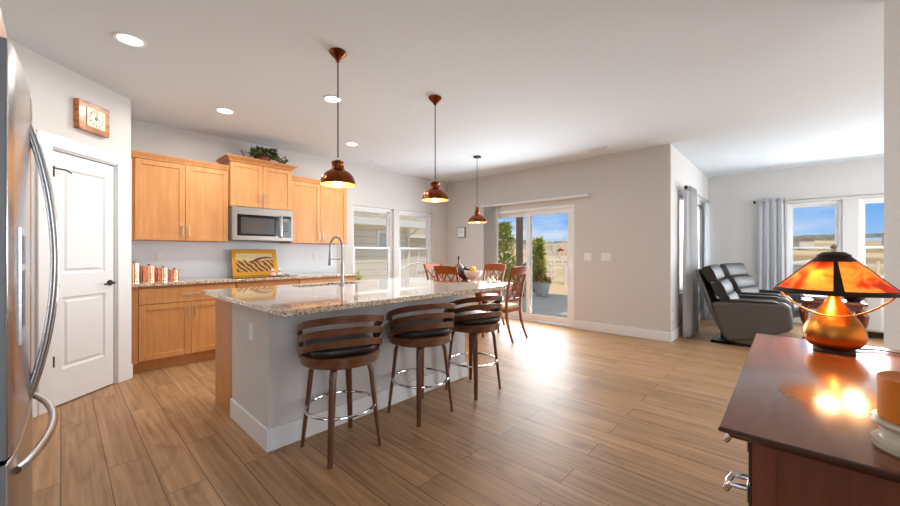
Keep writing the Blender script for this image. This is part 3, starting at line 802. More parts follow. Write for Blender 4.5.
# ================================================================== outlets and switches
def plate(name, loc, rz, w, h, label, cat, kind, group=None):
    t = empty(name, loc, rz, label, cat, group)      # local -y faces the room
    MB().box(-w / 2, w / 2, -0.006, 0, -h / 2, h / 2).build('cover_plate', M['plate'], t, bevel=0.002)
    n = max(1, round(w / 0.075)) if kind == 'switch' else 1
    for k in range(n):
        cx = (k - (n - 1) / 2) * 0.046
        if kind == 'switch': MB().box(cx - 0.016, cx + 0.016, -0.010, -0.005, -0.033, 0.033).build('rocker', M['trim'], t, bevel=0.002)
        else:
            for z in (-0.02, 0.02): MB().box(-0.016, 0.016, -0.008, -0.005, z - 0.014, z + 0.014).build('socket', M['trim'], t, bevel=0.002)
    return t
plate('wall_outlet', (0.80, YK - 0.0105, 1.18), 0, 0.072, 0.116, 'white outlet on the backsplash above the copper canisters', 'outlet', 'outlet', 'outlets')
plate('wall_outlet.001', (2.72, YK - 0.0105, 1.17), 0, 0.072, 0.116, 'white outlet on the backsplash left of the faucet', 'outlet', 'outlet', 'outlets')
plate('wall_outlet.002', (5.86, YS - 0.0005, 0.34), 0, 0.072, 0.116, 'white outlet low on the side wall near the curtain', 'outlet', 'outlet', 'outlets')
plate('light_switch', (XP - 0.0005, 2.345, 1.17), R(-90), 0.118, 0.118, 'white double light switch nearest the patio door', 'switch', 'switch', 'light switches')
plate('light_switch.001', (XP - 0.0005, 2.06, 1.17), R(-90), 0.150, 0.118, 'wider white light switch closer to the wall corner', 'switch', 'switch', 'light switches')
t = empty('wall_clock', (XP - 0.0005, 5.0, 1.66), R(-90), 'small square white clock on the wall left of the patio door', 'clock')
MB().box(-0.10, 0.10, -0.035, 0, -0.11, 0.11).build('frame', M['greyside'], t, bevel=0.006)
MB().box(-0.085, 0.085, -0.040, -0.034, -0.095, 0.095).build('clock_face', M['plate'], t, bevel=0.003)
mb = MB().box(-0.002, 0.002, -0.043, -0.040, -0.005, 0.065); mb.box(-0.003, 0.04, -0.043, -0.040, -0.003, 0.003)
mb.build('hand', M['black'], t, smooth=0)

# clock on the pantry wall
t = on_pantry(empty('wall_clock.001', label='square wooden clock with cream face above the pantry door', cat='clock'))
mb = MB(); pts = []
n = 40
for i in range(n):
    a = 2 * PI * i / n; s_ = 1 / max(abs(math.cos(a)), abs(math.sin(a)))
    w = 1 + 0.02 * math.sin(i * 2.3) * (i % 3 == 0)
    pts.append((-0.468 + 0.142 * min(s_, 1.41) * math.cos(a) * w, 2.395 + 0.125 * min(s_, 1.41) * math.sin(a) * w))
mb.prism(pts, 'y', -0.045, -0.001); mb.build('wood_slab', M['clockwood'], t, bevel=0.004)
fc = box(-0.545, -0.375, -0.052, -0.045, 2.315, 2.475).build('clock_face', M['clockface'], t, bevel=0.004)
for k in range(12):
    a = k * PI / 6; r_ = 0.062
    tx = bpy.data.curves.new('numeral', 'FONT'); tx.body = str(k or 12); tx.size = 0.028; tx.align_x = 'CENTER'; tx.align_y = 'CENTER'; tx.extrude = 0.0006
    tx.materials.append(M['bronze'])
    tmp = bpy.data.objects.new('numeral_outline', tx); me = bpy.data.meshes.new_from_object(tmp); bpy.data.objects.remove(tmp)
    to = bpy.data.objects.new('numeral', me); COL.objects.link(to); to.parent = fc
    to.location = (-0.46 + r_ * math.sin(a), -0.0528, 2.395 + r_ * math.cos(a)); to.rotation_euler = (R(90), 0, 0)
mb = MB().lathe([(0, 0), (0.014, 0), (0.012, 0.006), (0, 0.006)], M=Matrix.Translation((-0.46, -0.0525, 2.395)) @ Matrix.Rotation(R(90), 4, 'X'))
mb.box(-0.4625, -0.4575, -0.0585, -0.0565, 2.395, 2.445); mb.box(-0.463, -0.43, -0.0585, -0.0565, 2.392, 2.398)
mb.build('hand', M['black'], fc, smooth=0)

# ================================================================== refrigerator (faces +x)
t = empty('refrigerator', (-0.443, 1.87, 0), 0, 'stainless french door refrigerator with curved handles at the left edge', 'refrigerator')
FX, FY0, FY1 = 0.358, -0.45, 0.45       # local: front edge of the doors
box(-0.40, FX - 0.075, FY0 + 0.005, FY1 - 0.005, 0.03, 1.765).build('body', M['greyside'], t, bevel=0.004)
def fdoor(name, ya, yb, za, zb, bulge=0.016):
    pts = []
    n = 14
    for i in range(n + 1):
        y = ya + (yb - ya) * i / n
        u = (y - FY0) / (FY1 - FY0)
        x = FX + bulge * (1 - (2 * u - 1) ** 2)
        e_ = min(y - ya, yb - y)
        if e_ < 0.006: x -= 0.006
        pts.append((x, y))
    pts += [(FX - 0.07, yb), (FX - 0.07, ya)]
    o = MB().prism(pts, 'z', za, zb).build(name, [M['steel'], M['greyside']], t, bevel=0.004, smooth=30)
    for p in o.data.polygons:
        if abs(p.normal.y) > 0.9: p.material_index = 1
    return o
d1 = fdoor('door', FY0, -0.004, 0.715, 1.765)
d2 = fdoor('door', 0.004, FY1, 0.715, 1.765)
dz = fdoor('freezer_drawer', FY0, FY1, 0.06, 0.703)
box(-0.35, FX - 0.08, FY0 + 0.02, FY1 - 0.02, 0.0, 0.03).build('foot_rail', M['black'], t)
ds = box(FX + 0.002, FX + 0.0122, -0.34, -0.13, 0.98, 1.30).build('dispenser', M['steel'], d1)
box(FX + 0.012, FX + 0.0128, -0.31, -0.16, 1.02, 1.18).build('recess', M['black'], ds)
box(FX + 0.012, FX + 0.0128, -0.31, -0.16, 1.20, 1.28).build('control_panel', M['greyside'], ds)
for yc, dd in ((-0.036, d1), (0.036, d2)):
    P_ = []; n = 24
    for i in range(n + 1):
        u = i / n; z = 0.745 + u * 0.915
        P_.append((FX + 0.006 + 0.066 * math.sin(PI * u) ** 0.75, yc, z))
    MB().tube(P_, 0.0105, 12, flat=(0.85, 1.1)).build('handle', M['steelh'], dd)
P_ = [(FX + 0.004 + 0.064 * math.sin(PI * i / 24) ** 0.75, -0.375 + 0.75 * i / 24, 0.655) for i in range(25)]
MB().tube(P_, 0.0115, 12).build('handle', M['steelh'], dz)

t = empty('wall_cabinet', (-0.5, 1.87, 1.825), 0, 'maple cabinet above the refrigerator in the top left corner', 'cabinet', 'maple wall cabinets')
box(-0.348, 0.328, -0.50, 0.50, 0, 0.31).build('body', M['maple2'], t)
for a, b in ((-0.496, -0.002), (0.002, 0.496)):
    dd = box(0.329, 0.349, a, b, 0.006, 0.304).build('door', M['maple'], t, bevel=0.003)
    MB().tube([(0.377, a + 0.247, 0.03), (0.377, a + 0.247, 0.13)], 0.0055, 8).tube([(0.349, a + 0.247, 0.05), (0.377, a + 0.247, 0.05)], 0.004, 6).build('handle', M['nickel'], dd)

# ================================================================== island
IX0, IX1, IY0, IYm, IY1 = 0.88, 2.75, 2.36, 3.06, 3.50
t = empty('kitchen_island', (1.8, 3.0, 0), 0, 'kitchen island with grey painted sides and white baseboard under a granite top', 'island')
def isl(b, name, m, **k):
    o = b.build(name, m, t, **k); o.location = (-1.8, -3.0, 0); return o
isl(box(IX0, IX1, IY0, IYm, 0, 0.889), 'painted_wall', M['wall'], smooth=0)
isl(MB().box(IX0 + 0.015, IX1, IYm + 0.0005, IY1, 0.0, 0.70).box(IX0 + 0.015, 1.40, IYm + 0.0005, IY1, 0.70, 0.889).box(2.20, IX1, IYm + 0.0005, IY1, 0.70, 0.889), 'cabinet', M['maple2'], smooth=0)
isl(box(IX0 + 0.001, IX0 + 0.014, IYm + 0.001, IY1 + 0.002, 0.0, 0.889), 'end_panel', M['maple2'], bevel=0.002)
b_ = MB().box(IX0 - 0.016, IX0 - 0.0003, IY0 - 0.016, IYm, 0, 0.14); b_.box(IX0 - 0.0003, IX1 + 0.016, IY0 - 0.016, IY0 - 0.0003, 0, 0.14); b_.box(IX1 + 0.0003, IX1 + 0.016, IY0 - 0.0003, IYm, 0, 0.14)
isl(b_, 'baseboard', M['trim'], bevel=0.004)
ct = MB().slab('z', (0.79, 2.85), (1.94, 3.53), [(1.46, 2.14, 3.17, 3.45)], 0.8905, 0.925).build('island_countertop', M['granite'], bevel=0.006)
prop(ct, 'polished speckled granite top of the island with undermount sink', 'countertop')
sk = MB()
sk.slab('z', (1.43, 2.17), (3.14, 3.48), [(1.475, 2.125, 3.185, 3.435)], 0.8835, 0.890)
sk.box(1.465, 1.475, 3.175, 3.445, 0.71, 0.8835); sk.box(2.125, 2.135, 3.175, 3.445, 0.71, 0.8835)
sk.box(1.475, 2.125, 3.175, 3.185, 0.71, 0.8835); sk.box(1.475, 2.125, 3.435, 3.445, 0.71, 0.8835); sk.box(1.465, 2.135, 3.175, 3.445, 0.702, 0.71)
t = empty('kitchen_sink', (1.8, 3.31, 0.7102), 0, 'undermount steel sink set into the island countertop', 'sink')
o = sk.build('basin', M['steel'], t); o.location = (-1.8, -3.31, -0.7102)
MB().lathe([(0, 0.0), (0.04, 0.0), (0.043, 0.004), (0.02, 0.003), (0, 0.001)], seg=20).build('drain', M['chrome'], t)
# faucet: tall body, spring neck arching, pull-down head
t = empty('kitchen_faucet', (1.83, 3.11, 0.9252), R(118), 'tall chrome pull-down faucet with spring neck on the island', 'faucet')
MB().lathe([(0, 0), (0.028, 0), (0.027, 0.008), (0.016, 0.016), (0.015, 0.20), (0.011, 0.215), (0, 0.215)], seg=20).build('body', M['faucetmetal'], t)
neck = [(0, 0, 0.20), (0, 0, 0.36)] + [(0.066 - 0.066 * math.cos(PI * i / 14), 0, 0.36 + 0.10 * math.sin(PI * i / 14)) for i in range(1, 15)] + [(0.132, 0, 0.30)]
nk = MB().tube(neck, 0.0075, 10).build('neck', M['faucetmetal'], t)
# spring coil around the neck
L = []
seg_pts = [Vector(p) for p in neck]
tot = sum((b - a).length for a, b in zip(seg_pts, seg_pts[1:]))
turns = 46; NN = turns * 8; acc = 0; idx = 0
for i in range(NN + 1):
    s_ = tot * i / NN
    while idx < len(seg_pts) - 2 and s_ > acc + (seg_pts[idx + 1] - seg_pts[idx]).length:
        acc += (seg_pts[idx + 1] - seg_pts[idx]).length; idx += 1
    a, b = seg_pts[idx], seg_pts[idx + 1]; d = (b - a); p = a + d * min(1, (s_ - acc) / d.length); d = d.normalized()
    n1 = Vector((0, 1, 0)); n2 = d.cross(n1)
    ph = 2 * PI * turns * i / NN
    L.append(p + (n1 * math.cos(ph) + n2 * math.sin(ph)) * 0.0105)
MB().tube(L, 0.0022, 5).build('spring', M['faucetmetal'], nk)
MB().lathe([(0, 0.185), (0.017, 0.185), (0.019, 0.20), (0.014, 0.26), (0.012, 0.31), (0, 0.31)], (0.132, 0, 0), 16).build('spray_head', M['faucetmetal'], t)
MB().tube([(0.0, 0, 0.245), (0.06, 0, 0.245), (0.130, 0, 0.245)], 0.005, 8).build('holder_arm', M['faucetmetal'], t)
MB().tube([(0, 0, 0.10), (0.0, -0.035, 0.10), (0.02, -0.055, 0.11), (0.05, -0.085, 0.135)], [0.011, 0.011, 0.007, 0.006], 8).build('lever', M['faucetmetal'], t)
plate('wall_outlet.003', (IX0 - 0.0005, 2.65, 0.70), R(-90), 0.072, 0.116, 'white outlet on the near end of the island', 'outlet', 'outlet', 'outlets')

# ================================================================== bar stools (seat faces +y)
def make_stool():
    t = empty('bar_stool', (0, 0, 0), 0, 'x', 'bar stool', 'bar stools along the island')
    # round bentwood seat frame and squarish cushion (the seat is swivelled on the legs)
    MB().lathe([(0.19, 0.555), (0.232, 0.555), (0.240, 0.562), (0.240, 0.612), (0.232, 0.619), (0.0, 0.619), (0.0, 0.57), (0.19, 0.57)], seg=48).build('seat_frame', M['walnut'], t)
    pts = []
    for i in range(56):
        a = 2 * PI * i / 56
        k = (abs(math.cos(a)) ** 4 + abs(math.sin(a)) ** 4) ** -0.25
        pts.append((0.205 * k * math.cos(a), 0.222 * k * math.sin(a)))
    mb = MB(); prev = None
    for s_, z in ((0.88, 0.6195), (0.975, 0.624), (1.0, 0.640), (1.0, 0.655), (0.97, 0.670), (0.8, 0.680), (0.4, 0.686)):
        ring = [mb.v((p[0] * s_, p[1] * s_ + 0.012, z)) for p in pts]
        if prev:
            for i in range(56): mb.face([prev[i], prev[(i + 1) % 56], ring[(i + 1) % 56], ring[i]])
        else: mb.face(ring[::-1])
        prev = ring
    mb.face(prev)
    mb.build('seat', M['leather'], t, smooth=60)
    # bentwood back: three arched slats fanning down into the seat frame, on two dark uprights
    def top_z(off): return 0.872 - 0.117 * (off / 105.0) ** 2      # off = degrees from the middle of the back
    def slat(dz, th=0.013, AH=105):
        mb = MB(); n = 48; rings = []
        for i in range(n + 1):
            off = -AH + 2 * AH * i / n
            a = R(-90 + off); zt = top_z(off) - dz; zb = zt - 0.042
            ca, sa = math.cos(a), math.sin(a)
            f = lambda z: 0.2415 + 0.075 * (z - 0.62)
            rings.append([mb.v((r * ca, r * sa, z)) for r, z in ((f(zb), zb), (f(zb) + th, zb), (f(zt) + th, zt), (f(zt), zt))])
        for P, Q in zip(rings, rings[1:]):
            for j in range(4): mb.face([P[j], P[(j + 1) % 4], Q[(j + 1) % 4], Q[j]])
        mb.face(rings[0]); mb.face(rings[-1][::-1])
        return mb
    for dz in (0.0, 0.070, 0.140): slat(dz).build('back_slat', M['walnut'], t, bevel=0.003)
    for s_ in (-1, 1):
        mb = MB(); rings = []
        for i in range(6):
            off = s_ * (104 - 17 * i / 5); a = R(-90 + off); zt = top_z(off) - 0.003
            ca, sa = math.cos(a), math.sin(a)
            rings.append([mb.v((r * ca, r * sa, z)) for r, z in ((0.222, 0.6195), (0.2405, 0.6195), (0.2515, zt), (0.234, zt))])
        for P, Q in zip(rings, rings[1:]):
            for j in range(4): mb.face([P[j], P[(j + 1) % 4], Q[(j + 1) % 4], Q[j]])
        mb.face(rings[0]); mb.face(rings[-1])
        mb.build('back_upright', M['walnutdark'], t, bevel=0.003)
    MB().lathe([(0, 0.525), (0.10, 0.525), (0.10, 0.545), (0.06, 0.555), (0, 0.555)], seg=24).build('swivel_plate', M['black'], t)
    for k in range(4):
        a = R(45 + 90 * k - SWIVEL); ca, sa = math.cos(a), math.sin(a)
        prof = [(0.05, 0.535), (0.11, 0.541), (0.150, 0.539), (0.176, 0.524), (0.190, 0.48), (0.206, 0.33), (0.227, 0.16), (0.246, 0.0)]
        MB().tube([(r * ca, r * sa, z) for r, z in prof], [0.017, 0.018, 0.019, 0.0195, 0.0195, 0.018, 0.016, 0.013], 10, flat=(1.15, 0.8)).build('leg', M['walnutleg'], t)
    rr = 0.214
    MB().tube([(rr * math.cos(2 * PI * i / 48), rr * math.sin(2 * PI * i / 48), 0.265) for i in range(48)], 0.009, 10, closed=True).build('foot_ring', M['chrome'], t)
    return t
SWIVEL = -20
st = make_stool()
for k, (x, y, rz, l) in enumerate(((1.222, 2.09, 0, 'wooden slat-back bar stool nearest the camera, at the near end of the island'), (1.905, 2.09, 0, 'middle of the three wooden slat-back bar stools at the island'), (2.548, 2.09, 0, 'wooden slat-back bar stool at the far end of the island, by the dining chairs'))):
    o = st if k == 0 else copy_tree(st)
    o.location = (x, y, 0); o.rotation_euler = (0, 0, R(rz + SWIVEL)); o['label'] = l

# ================================================================== dining table and chairs
TX, TY = 4.48, 3.76
t = empty('dining_table', (TX, TY, 0), 0, 'dark wood dining table behind the island, by the patio door', 'table')
MB().box(-0.44, 0.44, -0.63, 0.63, 0.725, 0.757).build('tabletop', M['cherry'], t, bevel=0.008)
MB().box(-0.37, 0.37, -0.56, 0.56, 0.645, 0.724).build('apron', M['cherry'], t)
for sy in (-1, 1):
    pe = MB().lathe([(0, 0.05), (0.05, 0.05), (0.055, 0.09), (0.036, 0.13), (0.032, 0.20), (0.052, 0.30), (0.058, 0.38), (0.040, 0.48), (0.034, 0.52), (0.058, 0.56), (0.06, 0.644), (0, 0.644)], (0, sy * 0.20, 0), 24).build('pedestal', M['cherry'], t)
    MB().tube([(0, sy * 0.22, 0.10), (0, sy * 0.30, 0.075), (0, sy * 0.36, 0.03), (0, sy * 0.385, 0.018)], [0.034, 0.028, 0.02, 0.018], 10).build('foot', M['cherry'], pe)
def make_chair():
    # local: seat faces +y
    t = empty('dining_chair', (0, 0, 0), 0, 'x', 'chair', 'dining chairs around the table')
    MB().prism([(-0.235, 0.23), (0.235, 0.23), (0.20, -0.20), (-0.20, -0.20)], 'z', 0.395, 0.45).build('seat_frame', M['cherry'], t, bevel=0.008)
    MB().prism([(-0.215, 0.21), (0.215, 0.21), (0.18, -0.17), (-0.18, -0.17)], 'z', 0.451, 0.487).build('seat_cushion', M['cream'], t, bevel=0.014, seg=3)
    for s_ in (-1, 1):
        MB().lathe([(0, 0), (0.014, 0), (0.020, 0.03), (0.014, 0.05), (0.022, 0.09), (0.026, 0.25), (0.018, 0.31), (0.027, 0.33), (0.027, 0.395), (0, 0.395)], (s_ * 0.205, 0.20, 0), 14).build('leg', M['cherry'], t)
        MB().tube([(s_ * 0.195, -0.30, 0), (s_ * 0.19, -0.245, 0.13), (s_ * 0.185, -0.20, 0.28), (s_ * 0.185, -0.185, 0.43)], [0.016, 0.019, 0.022, 0.024], 8).build('leg', M['cherry'], t)
        MB().tube([(s_ * 0.185, -0.185, 0.42), (s_ * 0.187, -0.195, 0.58), (s_ * 0.195, -0.235, 0.80), (s_ * 0.21, -0.30, 1.02)], [0.022, 0.021, 0.019, 0.018], 8).build('back_post', M['cherry'], t)
    # crest rail, lower rail and interlaced splat
    def back(u, z):    # point on the raked back
        k = (z - 0.42) / 0.6
        return (u, -0.185 - 0.115 * k ** 1.6, z)
    mb = MB(); rings = []
    for i in range(13):
        u = -0.225 + 0.45 * i / 12; c_ = -0.02 * (1 - (u / 0.225) ** 2)
        zt = 1.035 + 0.012 * (1 - (u / 0.225) ** 2)
        rings.append([mb.v((p[0], p[1] + d + c_, p[2])) for p, d in ((back(u, 0.925), 0.010), (back(u, 0.925), -0.012), (back(u, zt), -0.016), (back(u, zt), 0.008))])
    for P, Q in zip(rings, rings[1:]):
        for j in range(4): mb.face([P[j], P[(j + 1) % 4], Q[(j + 1) % 4], Q[j]])
    mb.face(rings[0]); mb.face(rings[-1]); mb.build('crest_rail', M['cherry'], t, bevel=0.004)
    p = back(0, 0.56)
    MB().box(-0.185, 0.185, p[1] - 0.010, p[1] + 0.010, 0.54, 0.585).build('lower_rail', M['cherry'], t, bevel=0.004)
    mb = MB()
    for s_ in (-1, 1):
        mb.tube([Vector(back(s_ * (0.165 - 0.33 * (i / 14)) , 0.58 + 0.35 * i / 14)) for i in range(15)], 0.011, 6)
        mb.tube([Vector(back(s_ * (0.085 * math.sin(PI * i / 14)), 0.58 + 0.35 * i / 14)) for i in range(15)], 0.011, 6)
    mb.build('lattice', M['cherry'], t)
    p = back(0, 0.755)
    MB().lathe([(0, -0.009), (0.055, -0.009), (0.060, 0), (0.055, 0.009), (0, 0.009)], seg=20, M=Matrix.Translation(p) @ Matrix.Rotation(R(80), 4, 'X') @ Matrix.Diagonal((0.75, 1.25, 1, 1))).build('splat', M['cherry'], t)
    return t
ch = make_chair()
for k, (x, y, rz, l) in enumerate(((4.40, 3.06, 2, 'cherry dining chair closest to the floor space, seen from behind beside the last bar stool'), (4.86, 3.74, 90, 'cherry dining chair on the patio door side of the table'), (4.08, 3.62, -90, 'dark-backed cherry dining chair with its back to the island'), (4.62, 4.43, 180, 'cherry dining chair at the window end of the table'))):
    o = ch if k == 0 else copy_tree(ch)
    o.location = (x, y, 0); o.rotation_euler = (0, 0, R(rz)); o['label'] = l
# things on the table
TZ = 0.7572
t = empty('decanter', (4.79, 4.25, TZ), 0, 'round dark decanter with narrow neck on the dining table', 'decanter')
t.scale = (1, 1, 1.0)
MB().lathe([(0, 0), (0.045, 0), (0.05, 0.012), (0.02, 0.03), (0.02, 0.10), (0.05, 0.125), (0.085, 0.17), (0.09, 0.205), (0.075, 0.245), (0.035, 0.275), (0.018, 0.295), (0.018, 0.36), (0.026, 0.365), (0.026, 0.375), (0, 0.375)], seg=28).build('body', M['darkceramic'], t)
MB().lathe([(0, 0.375), (0.016, 0.376), (0.022, 0.395), (0.012, 0.415), (0, 0.42)], seg=16).build('stopper', M['bronze'], t)
t = empty('fruit_bowl', (4.454, 3.655, TZ), 0, 'white footed bowl holding yellow fruit on the dining table', 'bowl')
MB().lathe([(0, 0), (0.06, 0), (0.055, 0.012), (0.03, 0.03), (0.035, 0.05), (0.10, 0.085), (0.14, 0.15), (0.145, 0.19), (0.138, 0.19), (0.13, 0.15), (0.09, 0.095), (0, 0.075)], seg=32).build('bowl', M['ceramic'], t)
for k, (dx, dy, dz_, r, m_, nm, cat, lab) in enumerate(((-0.045, -0.055, 0.150, 0.045, 'lemon', 'lemon', 'fruit', 'lemon at the front of the white fruit bowl'), (0.05, -0.03, 0.152, 0.045, 'lemon', 'lemon', 'fruit', 'lemon at the right of the white fruit bowl'), (0.0, 0.055, 0.155, 0.047, 'orangef', 'orange', 'fruit', 'orange at the back of the white fruit bowl'), (-0.01, -0.005, 0.222, 0.044, 'lemon', 'lemon', 'fruit', 'topmost lemon in the white fruit bowl'), (-0.08, 0.02, 0.160, 0.034, 'apple', 'apple', 'fruit', 'red apple at the left of the white fruit bowl'))):
    o = empty(nm, (4.454 + dx, 3.655 + dy, TZ + dz_), k * 1.1, lab, cat, 'fruit in the white bowl')
    k2 = 1.18 if m_ == 'lemon' else 1.0
    MB().lathe([(r * math.sin(PI * i / 14) * (1 if k2 == 1 else (0.96)), -r * math.cos(PI * i / 14)) for i in range(15)], seg=20, M=Matrix.Diagonal((k2, 1, 1, 1))).build('skin', M[m_], o)
    MB().tube([(0, 0, r * 0.97), (0.002, 0, r * 1.06)], 0.0035, 6).build('stem', M['bronze'], o)
t = empty('serving_bowl', (4.61, 3.94, TZ), 0, 'dark bowl heaped with purple grapes beside the fruit bowl', 'bowl')
MB().lathe([(0, 0), (0.07, 0), (0.065, 0.012), (0.05, 0.03), (0.12, 0.085), (0.17, 0.14), (0.164, 0.143), (0.11, 0.095), (0, 0.06)], seg=32).build('bowl', M['darkceramic'], t)
rg = random.Random(3); mb = MB()
for k in range(85):
    a = rg.uniform(0, 2 * PI); q = math.sqrt(rg.random()) * 0.13; z = 0.12 + rg.uniform(0, 0.12) * (1 - (q / 0.15) ** 2)
    mb.lathe([(0.017 * math.sin(PI * i / 8), -0.017 * math.cos(PI * i / 8)) for i in range(9)], (q * math.cos(a), q * math.sin(a), z), 10)
g = mb.build('grapes', M['grape'], None); g.location = (4.61, 3.94, TZ)
prop(g, 'heap of dark purple grapes in the dark bowl on the dining table', 'grapes', None, 'stuff')
for k, (x, y, l) in enumerate(((4.36, 3.28, 'white dinner plate at the near side of the dining table'), (4.72, 3.47, 'white dinner plate in front of the chair by the patio door'))):
    o = empty('dinner_plate', (x, y, TZ), 0, l, 'plate', 'dinner plates on the table')
    MB().lathe([(0, 0), (0.075, 0), (0.08, 0.004), (0.13, 0.014), (0.132, 0.017), (0.08, 0.008), (0, 0.006)], seg=36).build('dish', M['ceramic'], o)
    nk_ = empty('napkin', (x, y, TZ + 0.008), 0.5, 'folded white napkin standing on the ' + ('near plate of the dining table' if k == 0 else 'plate by the patio door'), 'napkin', 'napkins on the dinner plates')
    MB().lathe([(0, 0), (0.045, 0.0), (0.05, 0.02), (0.03, 0.06), (0.012, 0.10), (0, 0.105)], seg=9).build('cloth', M['cream'] if k else M['ceramic'], nk_, smooth=0)

# ================================================================== pendant lamps
def pendant(name, x, y, zb, sc, label, chain=False):
    t = empty(name, (x, y, CE), 0, label, 'pendant lamp', 'copper pendant lamps')
    z0 = zb - CE
    if not chain:
        MB().lathe([(0, 0), (0.062, 0), (0.064, -0.010), (0.05, -0.028), (0.022, -0.055), (0.012, -0.075), (0, -0.075)], seg=28).build('canopy', M['oldcopper'], t)
        MB().tube([(0, 0, -0.07), (0, 0, z0 + 0.205 * sc)], 0.0048, 8).build('rod', M['bronze'], t)
    else:
        MB().lathe([(0, 0), (0.06, 0), (0.06, -0.018), (0.01, -0.026), (0, -0.026)], seg=24).build('canopy', M['bronze'], t)
        mb = MB(); n = 38
        for i in range(n):
            zc = -0.03 - (abs(z0) - 0.03 - 0.30) * (i + 0.5) / n; L_ = (abs(z0) - 0.33) / n
            mb.tube([((0.006 * math.cos(2 * PI * k / 8)) * (i % 2), 0.006 * math.cos(2 * PI * k / 8) * (1 - i % 2), zc + L_ * 0.62 * math.sin(2 * PI * k / 8)) for k in range(8)], 0.0022, 4, closed=True)
        mb.build('chain', M['bronze'], t)
        MB().tube([(0.0, -0.0, z0 + 0.30), (0.028, 0, z0 + 0.285), (0.034, 0, z0 + 0.24), (0.02, 0, z0 + 0.205)], 0.004, 6).tube([(0.0, -0.0, z0 + 0.30), (-0.028, 0, z0 + 0.285), (-0.034, 0, z0 + 0.24), (-0.02, 0, z0 + 0.205)], 0.004, 6).build('hook', M['oldcopper'], t)
        MB().lathe([(0, 0.24), (0.02, 0.235), (0.028, 0.22), (0.028, 0.18), (0.04, 0.165), (0.036, 0.12), (0.05, 0.105), (0, 0.10)], (0, 0, z0), 24).build('socket', M['oldcopper'], t)
    s = sc
    shade = [(0.0, 0.185), (0.022, 0.185), (0.026, 0.178), (0.046, 0.172), (0.050, 0.163), (0.044, 0.157), (0.046, 0.122), (0.052, 0.112), (0.060, 0.106), (0.080, 0.096), (0.104, 0.076), (0.122, 0.048), (0.130, 0.018), (0.132, 0.0)] if not chain else [(0.03, 0.105), (0.06, 0.095), (0.10, 0.06), (0.130, 0.025), (0.134, 0.0)]
    sh = MB().lathe([(r * s, z * s) for r, z in shade], (0, 0, z0), 40).build('shade', M['oldcopper'], t, smooth=50)
    inn = [(r * s - 0.004, z * s - 0.003) for r, z in shade if z < 0.12]
    MB().lathe([(0.0, inn[0][1])] + inn, (0, 0, z0), 40).build('reflector', M['inner'], sh, smooth=50)
    MB().tube([(0.1325 * s * math.cos(2 * PI * i / 40), 0.1325 * s * math.sin(2 * PI * i / 40), z0) for i in range(40)], 0.0032, 6, closed=True).build('rim', M['oldcopper'], sh)
    MB().lathe([(0, -0.006), (0.02, -0.004), (0.03, 0.012), (0.03, 0.03), (0.016, 0.055), (0.014, 0.08), (0, 0.08)], (0, 0, z0 + 0.012), 20).build('bulb', M['bulb'], t)
    ld = bpy.data.lights.new('pendant_bulb_light', 'POINT'); ld.energy = 3.0; ld.color = (1, 0.72, 0.42); ld.shadow_soft_size = 0.03
    lo = bpy.data.objects.new('pendant_bulb_light', ld); COL.objects.link(lo); lo.parent = t; lo.location = (0, 0, z0 - 0.012)
pendant('pendant_lamp', 1.42, 2.475, 1.745, 0.98, 'copper dome pendant lamp nearest, above the first bar stool')
pendant('pendant_lamp.001', 2.48, 2.51, 1.745, 0.98, 'copper dome pendant lamp above the far end of the island')
pendant('pendant_lamp.002', 4.44, 3.56, 1.71, 1.12, 'bronze chain-hung pendant lamp over the dining table', True)

# ================================================================== recessed lights and vents
def can(x, y, label, seen=True, power=15):
    t = empty('recessed_light', (x, y, CE), 0, label, 'ceiling light', 'recessed ceiling lights')
    MB().lathe([(0.070, -0.0005), (0.092, -0.0005), (0.092, -0.006), (0.086, -0.009), (0.070, -0.004)], seg=36, closed=True).build('trim_ring', M['trim'], t)
    MB().lathe([(0, -0.003), (0.071, -0.003), (0.071, -0.001), (0, -0.001)], seg=36).build('diffuser', M['canlit'], t)
    ld = bpy.data.lights.new('recessed_light_lamp', 'AREA'); ld.shape = 'DISK'; ld.size = 0.14; ld.energy = power; ld.color = (1, 0.96, 0.90); ld.spread = R(175)
    lo = bpy.data.objects.new('recessed_light_lamp', ld); COL.objects.link(lo); lo.parent = t; lo.location = (0, 0, -0.014)
can(1.19, 4.38, 'recessed ceiling light above the left wall cabinets')
can(1.82, 3.27, 'recessed ceiling light behind the nearest pendant rod')
can(2.75, 4.42, 'recessed ceiling light above the sink side of the kitchen')
can(0.335, 3.41, 'recessed ceiling light at upper left, nearest the pantry', power=8)
can(6.2, -1.9, 'added fill light in the living room ceiling, unseen to the right', power=26)  # extra unseen can, added to brighten the side wall and curtains
can(4.6, -1.9, 'added fill light in the ceiling behind the right wall corner, unseen', power=20)  # second added can, out of view, there only for more light
def vent(name, x, y, lx, ly, label):
    t = empty(name, (x, y, CE), 0, label, 'vent', 'ceiling vents')
    MB().slab('z', (-lx / 2, lx / 2), (-ly / 2, ly / 2), [(-lx / 2 + 0.02, lx / 2 - 0.02, -ly / 2 + 0.02, ly / 2 - 0.02)], -0.008, -0.0005).build('frame', M['trim'], t, bevel=0.002)
    MB().box(-lx / 2 + 0.02, lx / 2 - 0.02, -ly / 2 + 0.02, ly / 2 - 0.02, -0.002, -0.0005).build('backing', M['ventgrey'], t)
    n = 5; w = min(lx, ly) - 0.04
    for k in range(n):
        o_ = -w / 2 + w * (k + 0.5) / n
        if lx > ly: MB().box(-lx / 2 + 0.02, lx / 2 - 0.02, o_ - 0.004, o_ + 0.004, -0.007, -0.002).build('slat', M['trim'], t)
        else: MB().box(o_ - 0.004, o_ + 0.004, -ly / 2 + 0.02, ly / 2 - 0.02, -0.007, -0.002).build('slat', M['trim'], t)
